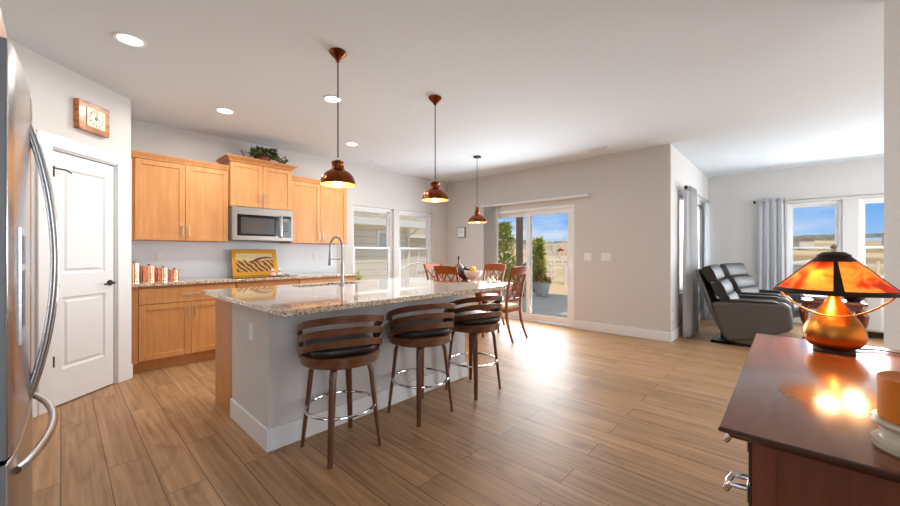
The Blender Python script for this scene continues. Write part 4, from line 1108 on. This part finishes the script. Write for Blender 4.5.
vent('ceiling_vent', 5.31, 2.03, 0.14, 0.34, 'white ceiling vent in front of the patio wall')
vent('ceiling_vent.001', 8.50, 0.08, 0.14, 0.34, 'white ceiling vent in the living room by the windows')
vent('ceiling_vent.002', 3.65, 5.02, 0.34, 0.14, 'white ceiling vent near the kitchen windows')

# ================================================================== living room
def make_recliner():
    # local: seat faces -y, origin at floor centre; width along x
    t = empty('recliner', (0, 0, 0), 0, 'x', 'recliner', 'leather recliners')
    hw = 0.43
    side = [(0.34, 0.56), (0.02, 0.60), (-0.40, 0.615), (-0.455, 0.56), (-0.475, 0.40), (-0.47, 0.31), (-0.42, 0.255), (-0.05, 0.10), (0.14, 0.065), (0.20, 0.09)]
    for s_ in (-1, 1):
        x0, x1 = (s_ * hw, s_ * (hw - 0.15)) if s_ < 0 else (hw - 0.15, hw)
        a = MB().prism(side, 'x', min(x0, x1), max(x0, x1)).build('arm', M['grayleather'], t, bevel=0.035, seg=3)
        xa, xb = min(x0, x1), max(x0, x1)
        MB().prism([(0.16, 0.615), (-0.30, 0.625), (-0.36, 0.60), (-0.36, 0.575), (0.16, 0.565)], 'x', xa + 0.005, xb + 0.004 if s_ < 0 else xb - 0.005).build('arm_pad', M['darkleather'], a, bevel=0.02, seg=3)
    MB().prism([(0.18, 0.30), (0.18, 0.46), (-0.30, 0.485), (-0.44, 0.46), (-0.47, 0.39), (-0.42, 0.27), (-0.05, 0.20)], 'x', -hw + 0.155, hw - 0.155).build('seat', M['darkleather'], t, bevel=0.04, seg=3)
    MB().prism([(0.10, 0.10), (0.30, 0.42), (0.42, 0.78), (0.50, 0.99), (0.53, 1.0), (0.36, 0.42), (0.20, 0.10)], 'x', -hw + 0.02, hw - 0.02).build('back_shell', M['grayleather'], t, bevel=0.012)
    def cushion(name, y0, z0, L, th, tilt):
        Mx = Matrix.Translation((0, y0, z0)) @ Matrix.Rotation(R(-tilt), 4, 'X')
        mb = MB(); w = hw - 0.05; n = 12; rings = []
        prof = []
        for i in range(n):
            a = 2 * PI * i / n; c_, s2 = math.cos(a), math.sin(a)
            prof.append((-th / 2 * math.copysign(abs(c_) ** 0.7, c_), L / 2 * math.copysign(abs(s2) ** 0.45, s2)))
        for j in range(15):
            u = -1 + 2 * j / 14
            k = (1 - abs(u) ** 6) * 0.28 + 0.72
            rings.append([mb.v(Mx @ Vector((u * w, p[0] * k, p[1] * (0.9 + 0.1 * k)))) for p in prof])
        for A, B in zip(rings, rings[1:]):
            for i in range(n): mb.face([A[i], A[(i + 1) % n], B[(i + 1) % n], B[i]])
        mb.face(rings[0]); mb.face(rings[-1])
        return mb.build(name, M['darkleather'], t, smooth=70)
    cushion('back_cushion', 0.165, 0.55, 0.25, 0.17, 24)
    cushion('back_cushion', 0.255, 0.74, 0.22, 0.17, 24)
    cushion('headrest', 0.365, 0.94, 0.24, 0.17, 24)
    MB().box(-0.32, 0.32, 0.10, 0.36, 0.0, 0.03).box(-0.05, 0.05, 0.18, 0.28, 0.03, 0.26).box(-0.32, -0.28, -0.2, 0.36, 0.0, 0.03).box(0.28, 0.32, -0.2, 0.36, 0.0, 0.03).build('base', M['black'], t, bevel=0.006)
    return t
rc = make_recliner()
for k, (x, y, rz, l) in enumerate(((6.45, 0.43, 0, 'grey-brown leather recliner seen from the side, beside the side window curtain'), (7.62, 0.32, -14, 'black leather recliner farther back, behind the side-on recliner'))):
    o = rc if k == 0 else copy_tree(rc)
    o.location = (x, y, 0); o.rotation_euler = (0, 0, R(rz)); o['label'] = l
# carved side table with things on it
t = empty('side_table', (6.98, -0.42, 0), 0, 'carved dark wood side table between the recliners and the sofa', 'table')
MB().box(-0.22, 0.22, -0.30, 0.30, 0.565, 0.60).build('tabletop', M['mahog'], t, bevel=0.010)
MB().box(-0.18, 0.18, -0.26, 0.26, 0.49, 0.565).build('apron', M['mahog'], t, bevel=0.006)
for sx in (-1, 1):
    for sy in (-1, 1):
        P_ = [(sx * 0.15, sy * 0.23, 0.53), (sx * 0.19, sy * 0.27, 0.44), (sx * 0.185, sy * 0.265, 0.34), (sx * 0.14, sy * 0.22, 0.20), (sx * 0.15, sy * 0.23, 0.08), (sx * 0.19, sy * 0.27, 0.0)]
        MB().tube(P_, [0.035, 0.045, 0.036, 0.024, 0.020, 0.026], 10).build('leg', M['mahog'], t)
MB().box(-0.13, 0.13, -0.20, 0.20, 0.14, 0.16).build('shelf', M['mahog'], t, bevel=0.004)
t = empty('dish', (6.95, -0.30, 0.601), 0, 'small white dish on the carved side table', 'dish')
MB().lathe([(0, 0), (0.05, 0), (0.09, 0.025), (0.12, 0.05), (0.114, 0.05), (0.085, 0.03), (0, 0.012)], seg=28).build('bowl', M['ceramic'], t)
t = empty('jar', (7.02, -0.62, 0.601), 0, 'round black glazed jar with gold knob on the carved side table', 'jar')
MB().lathe([(0, 0), (0.06, 0), (0.10, 0.05), (0.11, 0.10), (0.09, 0.15), (0.05, 0.17), (0, 0.17)], seg=28).build('body', M['blackglass'], t)
MB().lathe([(0, 0.17), (0.012, 0.172), (0.02, 0.19), (0.012, 0.205), (0, 0.208)], seg=16).build('knob', M['brass'], t)
# sofa under the living room windows, faces -x
t = empty('sofa', (8.30, -1.75, 0), 0, 'light grey fabric sofa under the living room windows', 'sofa')
MB().box(-0.38, 0.40, -0.95, 0.95, 0.10, 0.30).build('base', M['sofa'], t, bevel=0.02)
MB().box(0.20, 0.44, -0.75, 0.75, 0.30, 0.86).build('back', M['sofa'], t, bevel=0.05, seg=3)
for y in (-0.86, 0.86): MB().box(-0.42, 0.44, y - 0.10, y + 0.10, 0.10, 0.62).build('arm', M['sofa'], t, bevel=0.04, seg=3)
for y in (-0.375, 0.375):
    MB().box(-0.42, 0.19, y - 0.37, y + 0.37, 0.305, 0.46).build('seat_cushion', M['sofa'], t, bevel=0.04, seg=3)
    MB().box(0.02, 0.20, y - 0.36, y + 0.36, 0.465, 0.88).build('back_cushion', M['sofa'], t, bevel=0.05, seg=3)
for x in (-0.33, 0.36):
    for y in (-0.88, 0.88): MB().lathe([(0, 0), (0.02, 0), (0.028, 0.10), (0, 0.10)], (x, y, 0), 12).build('leg', M['bronze'], t)

# ================================================================== dresser in front, drawers face +y
DX0, DX1, DY0, DY1, DZ = 0.855, 1.955, -0.405, 0.098, 0.90
t = empty('dresser', (1.405, -0.153, 0), 0, 'mahogany dresser with glossy top and small drawers in the right foreground', 'dresser')
ox, oy = 1.405, -0.153
prof = [(0.0, 0.0), (0.008, 0.0), (0.011, 0.004), (0.014, 0.008), (0.022, 0.011), (0.026, 0.014), (0.026, 0.019), (0.024, 0.0215), (0.021, 0.022)]   # ogee (out, up)
a, b = DX0 + 0.026 - ox, DX1 - 0.026 - ox; c, d = DY0 - oy, DY1 - 0.026 - oy
mb = MB(); rings = []
for (o_, z) in prof: rings.append([mb.v(p) for p in ((a - o_, c, DZ - 0.022 + z), (b + o_, c, DZ - 0.022 + z), (b + o_, d + o_, DZ - 0.022 + z), (a - o_, d + o_, DZ - 0.022 + z))])
mb.face(rings[0][::-1]); mb.face(rings[-1])
for A, B in zip(rings, rings[1:]):
    for i in range(4): mb.face([A[i], A[(i + 1) % 4], B[(i + 1) % 4], B[i]])
tp = mb.build('top', [M['mahogtop'], M['mahogdark']], t, smooth=30)
for p in tp.data.polygons:
    if abs(p.normal.z) < 0.95: p.material_index = 1
x0, x1, y0, y1 = a + 0.012, b - 0.012, c + 0.005, d - 0.022
mb = MB()
mb.box(x0 + 0.02, x1 - 0.02, y0 + 0.01, y1 - 0.012, 0.06, DZ - 0.0225)
mb.build('carcass', M['mahogdark'], t)
for xs in (x0, x1 - 0.019):
    mb = MB()
    mb.slab('x', (y0, y1), (0.03, DZ - 0.0222), [(y0 + 0.06, y1 - 0.035, 0.12, DZ - 0.028)], xs, xs + 0.019)
    sp_ = mb.build('side_frame', M['mahog'], t, bevel=0.003)
    MB().box(xs + 0.006, xs + 0.015, y0 + 0.058, y1 - 0.033, 0.118, DZ - 0.026).build('side_panel', M['mahog'], sp_)
MB().box(x0, x1, y0, y1 + 0.004, 0.0, 0.06).build('plinth', M['mahogdark'], t, bevel=0.006)
for k in range(7):
    zt_ = DZ - 0.026 - k * 0.100
    for (xa, xb) in ((x0 + 0.03, -0.006), (0.006, x1 - 0.03)):
        dw = MB().box(xa, xb, y1 - 0.010, y1 + 0.008, zt_ - 0.097, zt_).build('drawer', M['mahogdark'], t, bevel=0.003)
        xm = xa + 0.030 if xa < 0 - 0.1 else (xa + xb) / 2
        for hx in (xm,) if True else ():
            MB().box(hx - 0.028, hx + 0.028, y1 + 0.0082, y1 + 0.0105, zt_ - 0.038, zt_ - 0.004).tube([(hx - 0.022, y1 + 0.010, zt_ - 0.012), (hx - 0.022, y1 + 0.036, zt_ - 0.014), (hx - 0.020, y1 + 0.044, zt_ - 0.028), (hx + 0.020, y1 + 0.044, zt_ - 0.028), (hx + 0.022, y1 + 0.036, zt_ - 0.014), (hx + 0.022, y1 + 0.010, zt_ - 0.012)], 0.006, 8).build('pull', M['chrome'], dw, bevel=0.001)

# ================================================================== table lamp
LX, LY = 1.788, -0.112
t = empty('table_lamp', (LX, LY, DZ + 0.0003), R(-30), 'copper gourd table lamp with amber mica cone shade on the dresser', 'lamp')
MB().lathe([(0, 0), (0.050, 0), (0.053, 0.003), (0.051, 0.008), (0.044, 0.010), (0, 0.010)], seg=40).build('foot', M['bronze'], t)
MB().lathe([(0.044, 0.008), (0.060, 0.016), (0.072, 0.032), (0.0775, 0.052), (0.074, 0.076), (0.062, 0.102), (0.045, 0.128), (0.030, 0.150), (0.019, 0.170), (0.014, 0.186), (0.014, 0.225), (0.011, 0.228), (0, 0.228)], seg=48).build('base', M['lampcopper'], t, smooth=60)
ZB, ZT, RB, RT = 0.198, 0.320, 0.153, 0.036
def cone(a0, a1, r_off, z_in0=0.0, z_in1=1.0, n=12, th=0.0022):
    mb = MB(); rings = []
    for i in range(n + 1):
        a_ = a0 + (a1 - a0) * i / n
        L_ = []
        for f_, o_ in ((z_in0, 0), (z_in1, 0), (z_in1, -th), (z_in0, -th)):
            r_ = RB + (RT - RB) * f_ + r_off + o_; z = ZB + (ZT - ZB) * f_ + o_ * 0.8
            L_.append(mb.v((r_ * math.cos(a_), r_ * math.sin(a_), z)))
        rings.append(L_)
    for P, Q in zip(rings, rings[1:]):
        for j in range(4): mb.face([P[j], P[(j + 1) % 4], Q[(j + 1) % 4], Q[j]])
    mb.face(rings[0]); mb.face(rings[-1])
    return mb
shade = MB().lathe([(RT + 0.004, ZT - 0.004), (RT + 0.006, ZT + 0.002), (0.028, ZT + 0.012), (0.025, ZT + 0.013), (0.012, ZT + 0.014), (0.012, ZT + 0.010), (0.025, ZT + 0.008), (RT, ZT - 0.003)], seg=40, closed=True).build('shade_cap', M['bronze'], t)
PH = R(211.0)     # one rib points to the camera side
for k in range(4):
    a0 = PH + k * PI / 2
    cone(a0, a0 + PI / 2, 0.0, 0.0, 1.0, 14).build('mica_panel', M['mica'], shade)
    cone(a0 - 0.085, a0 + 0.085, 0.0035, 0.0, 1.0, 6, 0.003).build('rib', M['bronze'], shade)
cone(0, 2 * PI, 0.0037, 0.0, 0.10, 64, 0.003).build('rim_band', M['bronze'], shade)
cone(0, 2 * PI, 0.0037, 0.86, 1.0, 48, 0.003).build('top_band', M['bronze'], shade)
MB().tube([(0, 0, 0.225), (0, 0, ZT + 0.02)], 0.006, 8).build('stem', M['brass'], t)
MB().lathe([(0, ZT + 0.014), (0.008, ZT + 0.016), (0.005, ZT + 0.022), (0.010, ZT + 0.030), (0.006, ZT + 0.038), (0, ZT + 0.040)], seg=16).build('finial', M['nickel'], t)
for s_ in (-1, 1):
    q = (s_ * 0.056, 0, 0.258)
    MB().tube([(s_ * 0.006, 0, 0.245), (s_ * 0.03, 0, 0.250), (s_ * 0.045, 0, 0.258)], 0.007, 8).build('socket', M['brass'], t)
    MB().lathe([(0, -0.02), (0.010, -0.018), (0.018, -0.006), (0.020, 0.006), (0.012, 0.018), (0, 0.022)], q, 16).build('bulb', M['bulb'], t)
    ld = bpy.data.lights.new('lamp_bulb_light', 'POINT'); ld.energy = 3.8; ld.color = (1, 0.66, 0.34); ld.shadow_soft_size = 0.028
    lo = bpy.data.objects.new('lamp_bulb_light', ld); COL.objects.link(lo); lo.parent = t; lo.location = (s_ * 0.066, 0, 0.236)
# curved brass arm sweeping from rim to rim in front of the base (camera side)
P_ = []
for i in range(29):
    u = -1 + 2 * i / 28
    P_.append((0.146 * u, -0.008 - 0.095 * (1 - abs(u) ** 2.2), 0.212 - 0.085 * (1 - abs(u) ** 2.0) ** 0.9))
arm = MB().tube(P_, 0.0028, 8).build('arm', M['brass'], t)
arm.rotation_euler = (0, 0, R(-64))
mb = MB().tube([(LX + 0.05, LY - 0.05, DZ + 0.0035), (LX + 0.09, LY - 0.11, DZ + 0.0035), (LX + 0.05, LY - 0.20, DZ + 0.0035), (LX - 0.06, LY - 0.255, DZ + 0.0035), (LX - 0.12, LY - 0.272, DZ + 0.0035)], 0.003, 6)
o = mb.build('lamp_cord', M['cord']); prop(o, 'thin dark lamp cord curving across the dresser top behind the lamp', 'cord')

# ================================================================== candle on stone holder
CX, CY_ = 0.962, -0.166
t = empty('candle_holder', (CX, CY_, DZ + 0.0003), 0, 'cream stone candle holder with ringed base at the right edge of the dresser', 'candle holder')
MB().lathe([(0, 0), (0.058, 0), (0.061, 0.004), (0.061, 0.014), (0.053, 0.018), (0.051, 0.024), (0.051, 0.034), (0.054, 0.038), (0.060, 0.041), (0.063, 0.045), (0.061, 0.050), (0.05, 0.051), (0, 0.049)], seg=48).build('body', M['stone'], t)
t = empty('pillar_candle', (CX, CY_, DZ + 0.0515), 0, 'thick orange pillar candle on the stone holder', 'candle')
MB().lathe([(0, 0), (0.052, 0), (0.054, 0.002), (0.054, 0.068), (0.052, 0.070), (0.046, 0.069), (0.038, 0.065), (0, 0.063)], seg=48).build('wax', M['candle'], t)
MB().tube([(0, 0, 0.062), (0.001, 0, 0.068), (0.003, 0, 0.072)], 0.0012, 6).build('wick', M['black'], t)

# ================================================================== outdoors
struct(MB().box(XP + 0.17, 10.9, 1.36, 8.2, -0.60, -0.10).build('patio_slab', M['concrete'], smooth=0))
# ground: level near the house, climbing to a far ridge
def terrain():
    mb = MB(); NA, NR = 48, 26
    rad = [4.0 + 500 * (i / NR) ** 3 for i in range(NR + 1)]
    def h(r, a):
        g = -0.55
        if r > 22: g += 0.0345 * (r - 22) * min(1.0, r / 320) * (0.9 + 0.12 * math.sin(a * 7) + 0.05 * math.sin(a * 17 + 1))
        return g
    V = [[mb.v((5 + r * math.cos(R(-62 + 190 * j / NA)), 2 + r * math.sin(R(-62 + 190 * j / NA)), h(r, R(-62 + 190 * j / NA)))) for j in range(NA + 1)] for r in rad]
    for i in range(NR):
        for j in range(NA): mb.face([V[i][j], V[i + 1][j], V[i + 1][j + 1], V[i][j + 1]])
    return mb.build('prairie', M['prairie'], smooth=60)
struct(terrain())
# dark pine ridge on the horizon
def ridge():
    mb = MB(); n = 160
    rows = []
    for k, (r, z) in enumerate(((470, 13.0), (480, 16.0), (492, 17.8), (520, 18.6))):
        rows.append([mb.v((5 + r * math.cos(R(-60 + 180 * j / n)), 2 + r * math.sin(R(-60 + 180 * j / n)), z * (1 + 0.07 * math.sin(j * 0.31) + 0.05 * math.sin(j * 0.83 + k)) + (random.uniform(-0.8, 0.8) if k else 0))) for j in range(n + 1)])
    for A, B in zip(rows, rows[1:]):
        for j in range(n): mb.face([A[j], A[j + 1], B[j + 1], B[j]])
    return mb.build('pine_ridge', M['pine'], smooth=0)
struct(ridge())
# patio roof and post
struct(box(XP + 0.17, 10.0, 2.3, 6.3, 2.62, 2.80).build('patio_roof', M['hwhite'], smooth=0))
t = empty('patio_post', (9.47, 5.95, -0.10), R(20), 'brown wooden patio post seen through the sliding door', 'post')
MB().box(-0.09, 0.09, -0.09, 0.09, 0.12, 2.62).build('shaft', M['postb'], t, bevel=0.008)
MB().box(-0.12, 0.12, -0.12, 0.12, 0, 0.12).build('base', M['postb'], t, bevel=0.008)
MB().box(-0.12, 0.12, -0.12, 0.12, 2.62, 2.72).build('cap', M['postb'], t, bevel=0.008)
# flower pot
t = empty('flower_pot', (10.15, 5.58, -0.10), 0, 'pale flower pot with red flowers on the patio edge', 'flower pot')
MB().lathe([(0, 0), (0.15, 0), (0.17, 0.02), (0.25, 0.36), (0.28, 0.37), (0.28, 0.42), (0.25, 0.42), (0.22, 0.36), (0, 0.35)], seg=28).build('pot', M['pot'], t)
mb = MB(); leaf_cluster(mb, (0, 0, 0.45), 0.24, 90, 0.13); mb.build('foliage', M['leafy'], t, smooth=0)
mb = MB(); leaf_cluster(mb, (0, 0, 0.50), 0.24, 130, 0.09); mb.build('flower', M['redflower'], t, smooth=0)
# white rail fence running out from the patio
def fence(name, pts, label, h=1.15, rails=3, step=2.4, m_='fencew'):
    t = empty(name, (pts[0][0], pts[0][1], -0.56), 0, label, 'fence', 'white rail fences')
    ox_, oy_ = pts[0]
    for (xa, ya), (xb, yb) in zip(pts, pts[1:]):
        d = Vector((xb - xa, yb - ya, 0)); L_ = d.length; d.normalize(); n = max(1, round(L_ / step))
        ang = math.atan2(d.y, d.x)
        for k in range(n + 1):
            p = Vector((xa, ya, 0)) + d * L_ * k / n
            Mx = Matrix.Translation((p.x - ox_, p.y - oy_, 0)) @ Matrix.Rotation(ang, 4, 'Z')
            MB().box(-0.065, 0.065, -0.065, 0.065, 0, h + 0.08, Mx).build('post', M[m_], t)
        for r_ in range(rails):
            z = h * (r_ + 0.75) / rails
            Mx = Matrix.Translation((xa - ox_, ya - oy_, 0)) @ Matrix.Rotation(ang, 4, 'Z')
            MB().box(0, L_, -0.02, 0.02, z - 0.07, z + 0.07, Mx).build('rail', M[m_], t)
    return t
fence('rail_fence', [(11.3, 6.88), (23.2, 11.8)], 'white rail fence running away from the patio behind the flower pot', 1.15, 3)
fence('rail_fence.001', [(28.0, 26.0), (40.0, 9.0)], 'white rail fence crossing farther out in the dry field', 1.2, 3, 3.0)
fence('rail_fence.002', [(34.0, -1.0), (34.0, -16.0)], 'rail fence in the field seen through the living room windows', 1.2, 2, 3.0)
# trees
def bush(name, x, y, h, w, label, cat, m_='leafy', n=900, size=0.16, group=None, trunk=0.25, z0=-0.56):
    t = empty(name, (x, y, z0), 0, label, cat, group)
    mb = MB(); rr = random.Random(int(x * 100 + y))
    for _ in range(n):
        u = rr.random() ** 0.8; z = trunk + (h - trunk) * u
        rad = w * (0.35 + 0.65 * math.sin(PI * min(1, 0.25 + 0.75 * u) ) ) * math.sqrt(rr.random())
        a = rr.uniform(0, 2 * PI)
        p = Vector((rad * math.cos(a), rad * math.sin(a), z)); d = Vector((math.cos(a), math.sin(a), rr.uniform(0.0, 1.4))).normalized() * size * rr.uniform(0.6, 1.3)
        s_ = d.cross(Vector((rr.uniform(-1, 1), rr.uniform(-1, 1), 1))).normalized() * size * 0.3
        V = [mb.v(p - s_), mb.v(p + s_), mb.v(p + d)]; mb.face(V)
    mb.build('foliage', M[m_], t, smooth=0)
    mb = MB().tube([(0, 0, 0), (0.02, 0.01, h * 0.4), (0, 0.02, h * 0.85)], [0.05, 0.035, 0.012], 8)
    for k in range(6):
        a = k * 1.05; z = trunk + (h - trunk) * (0.1 + 0.12 * k)
        mb.tube([(0, 0, z), (w * 0.5 * math.cos(a), w * 0.5 * math.sin(a), z + 0.25)], [0.018, 0.006], 6)
    mb.build('trunk', M['postb'], t)
    return t
bush('young_tree', 10.83, 7.45, 2.83, 0.40, 'tall yellow-green young tree left of the patio post', 'tree', n=900, size=0.2, group='young trees by the fence')
bush('young_tree.001', 11.20, 6.30, 2.24, 0.20, 'shorter yellow-green young tree right of the patio post', 'tree', n=900, size=0.2, group='young trees by the fence')
bush('garden_shrub', 15.6, 10.0, 1.0, 0.8, 'low dry shrub behind the rail fence', 'shrub', 'shrub', 500, 0.16, 'dry shrubs', 0.05)
bush('garden_shrub.001', 19.0, 11.6, 1.1, 0.9, 'farther low dry shrub behind the rail fence', 'shrub', 'shrub', 500, 0.16, 'dry shrubs', 0.05)
bush('garden_shrub.002', 4.0, 6.9, 1.3, 0.40, 'leafy shrub outside the left kitchen window', 'shrub', 'leafy', 260, 0.14, 'shrubs outside the kitchen', 0.05)
bush('garden_shrub.003', 4.75, 7.6, 1.3, 0.4, 'second leafy shrub outside the left kitchen window, nearer the bench', 'shrub', 'leafy', 220, 0.14, 'shrubs outside the kitchen', 0.05)
# bare pale tree
t = empty('bare_tree', (19.0, 9.0, -0.56), 0, 'bare pale-branched tree at the right of the patio door', 'tree')
mb = MB(); rt = random.Random(11)
def grow(p, d, L_, r_, k):
    q = p + d * L_; mb.tube([p, p + d * L_ * 0.5 + Vector((rt.uniform(-.05, .05), rt.uniform(-.05, .05), 0)) * L_, q], [r_, r_ * 0.85, r_ * 0.7], 5)
    if k == 0: return
    for _ in range(3 if k > 1 else 4):
        nd = (d + Vector((rt.uniform(-.75, .75), rt.uniform(-.75, .75), rt.uniform(-.15, .5)))).normalized()
        grow(q - d * L_ * rt.uniform(0, .35), nd, L_ * rt.uniform(0.6, 0.8), r_ * 0.68, k - 1)
grow(Vector((0, 0, 0)), Vector((0, 0, 1)), 1.15, 0.09, 5)
mb.build('branches', M['branch'], t)
# red pickup far off
t = empty('red_car', (134.0, 65.0, 1.6), R(120), 'small red car far off in the field', 'car')
MB().prism([(-2.1, 0.35), (-2.1, 0.85), (-1.2, 0.95), (-0.6, 1.45), (0.9, 1.45), (1.5, 0.98), (2.1, 0.9), (2.1, 0.35)], 'y', -0.85, 0.85).build('body', M['red'], t, bevel=0.06)
for x in (-1.3, 1.3):
    for y in (-0.86, 0.66): MB().lathe([(0, 0), (0.34, 0), (0.34, 0.2), (0, 0.2)], seg=20, M=Matrix.Translation((x, y + 0.2, 0.34)) @ Matrix.Rotation(R(90), 4, 'X')).build('wheel', M['black'], t)
MB().prism([(-1.0, 1.0), (-0.55, 1.38), (0.85, 1.38), (1.3, 1.0)], 'y', -0.87, 0.87).build('window', M['blackglass'], t)
# neighbouring house beyond the kitchen windows
t = empty('neighbor_house', (7.6, 11.2, -0.35), 0, 'beige sided house with low eaves outside the kitchen windows', 'house')
MB().box(-4.2, 2.0, 0, 6.0, 0, 2.75).build('wall', M['siding'], t, smooth=0)
MB().prism([(-0.55, 2.62), (3.0, 4.35), (6.55, 2.62), (6.55, 2.78), (3.0, 4.52), (-0.55, 2.78)], 'x', -4.5, 2.3).build('roof', M['roof'], t, smooth=0)
MB().box(-4.5, 2.32, -0.62, -0.55, 2.56, 2.80).build('gutter', M['hwhite'], t, bevel=0.01)
MB().box(-4.5, 2.3, -0.55, 0.02, 2.56, 2.60).build('soffit', M['hwhite'], t, smooth=0)
MB().tube([(2.05, -0.56, 2.6), (2.0, -0.30, 2.40), (1.9, -0.08, 2.25), (1.9, -0.08, 0.1)], 0.05, 6).build('downspout', M['hwhite'], t)
wf = MB().slab('y', (0.42, 1.0), (1.70, 2.42), [(0.50, 0.92, 1.78, 2.34)], -0.05, 0.02).build('window', M['hwhite'], t)
MB().box(0.50, 0.92, -0.02, -0.01, 1.78, 2.34).build('pane', mat('pane_grey', srgb(196, 200, 204), 0.1), wf)
MB().box(1.86, 2.01, -0.03, 0.0, 0.0, 2.6).build('corner_board', M['hwhite'], t)
t = empty('neighbor_house.001', (16.5, 16.6, -0.30), 0, 'farther cream house beyond the right kitchen window', 'house')
MB().box(-5.0, 3.0, 0, 6, 0, 2.6).build('wall', M['siding'], t, smooth=0)
MB().prism([(-0.5, 2.55), (3.0, 4.1), (6.5, 2.55)], 'x', -5.4, 3.4).build('roof', M['roof'], t, smooth=0)
MB().box(-5.4, 3.4, -0.56, -0.5, 2.42, 2.60).build('fascia', M['hwhite'], t)
MB().slab('y', (-1.6, -0.2), (0.4, 2.0), [(-1.5, -0.3, 0.5, 1.9)], -0.06, 0.01).build('window', M['hwhite'], t)
# white arched garden bench outside the right kitchen window
t = empty('garden_bench', (6.50, 7.15, -0.26), R(-20), 'white arched-back garden bench outside the right kitchen window', 'bench')
P_ = [(-0.58 + 1.16 * i / 24, 0.22, 0.96 + 0.26 * math.sin(PI * i / 24)) for i in range(25)]
mb = MB().tube(P_, 0.022, 8); mb.build('back_arch', M['hwhite'], t)
for k in range(9):
    x = -0.5 + k * 0.125; u = (x + 0.58) / 1.16
    MB().tube([(x, 0.22, 0.45), (x, 0.22, 0.96 + 0.26 * math.sin(PI * u))], 0.013, 6).build('back_slat', M['hwhite'], t)
MB().box(-0.60, 0.60, -0.22, 0.25, 0.42, 0.455).build('seat', M['hwhite'], t, bevel=0.008)
for sx in (-0.58, 0.58):
    MB().tube([(sx, 0.22, 0.0), (sx, 0.22, 0.97)], 0.024, 8).build('leg', M['hwhite'], t)
    MB().tube([(sx, -0.20, 0.0), (sx, -0.20, 0.62)], 0.024, 8).build('leg', M['hwhite'], t)
    MB().tube([(sx, -0.22, 0.63), (sx, 0.22, 0.66)], 0.022, 8).build('armrest', M['hwhite'], t)
# beyond the living room windows: pale shed close by, far houses on the slope
t = empty('garden_shed', (14.4, -0.72, -0.56), 0, 'pale grey shed just outside the living room window', 'shed')
MB().box(-0.9, 0.9, -0.62, 0.62, 0, 1.50).build('wall', M['bluegrey'], t, smooth=0)
MB().prism([(-0.78, 1.48), (0, 1.64), (0.78, 1.48)], 'x', -1.0, 1.0).build('roof', M['hwhite'], t, smooth=0)
def far_house(name, x, y, z, w, h, label, m_):
    t = empty(name, (x, y, z), R(20), label, 'house', 'far houses on the prairie')
    MB().box(-w / 2, w / 2, -w * 0.35, w * 0.35, -1.0, h).build('wall', M[m_], t, smooth=0)
    MB().prism([(-w * 0.42, h), (0, h * 1.55), (w * 0.42, h)], 'x', -w * 0.55, w * 0.55).build('roof', M['postb'], t, smooth=0)
far_house('farm_house', 205, -32, 4.2, 13, 4.0, 'far house with brown roof behind the rightmost living room window', 'siding')
far_house('farm_house.001', 190, 10.5, 3.6, 6, 2.2, 'tiny far building left of the group in the living room window', 'postb')
far_house('farm_house.002', 188, 3.5, 3.6, 5, 2.0, 'tiny far building in the middle of the living room window view', 'postb')
far_house('farm_house.003', 194, -4.0, 3.7, 6, 2.2, 'tiny far building at the right of the left living room window', 'siding')
t = empty('bare_tree.001', (36.0, -7.2, -0.6), 0, 'bare thin tree in the field behind the rightmost window', 'tree')
mb = MB(); rt = random.Random(5); grow(Vector((0, 0, 0)), Vector((0, 0, 1)), 0.75, 0.04, 4); mb.build('branches', M['shrub'], t)
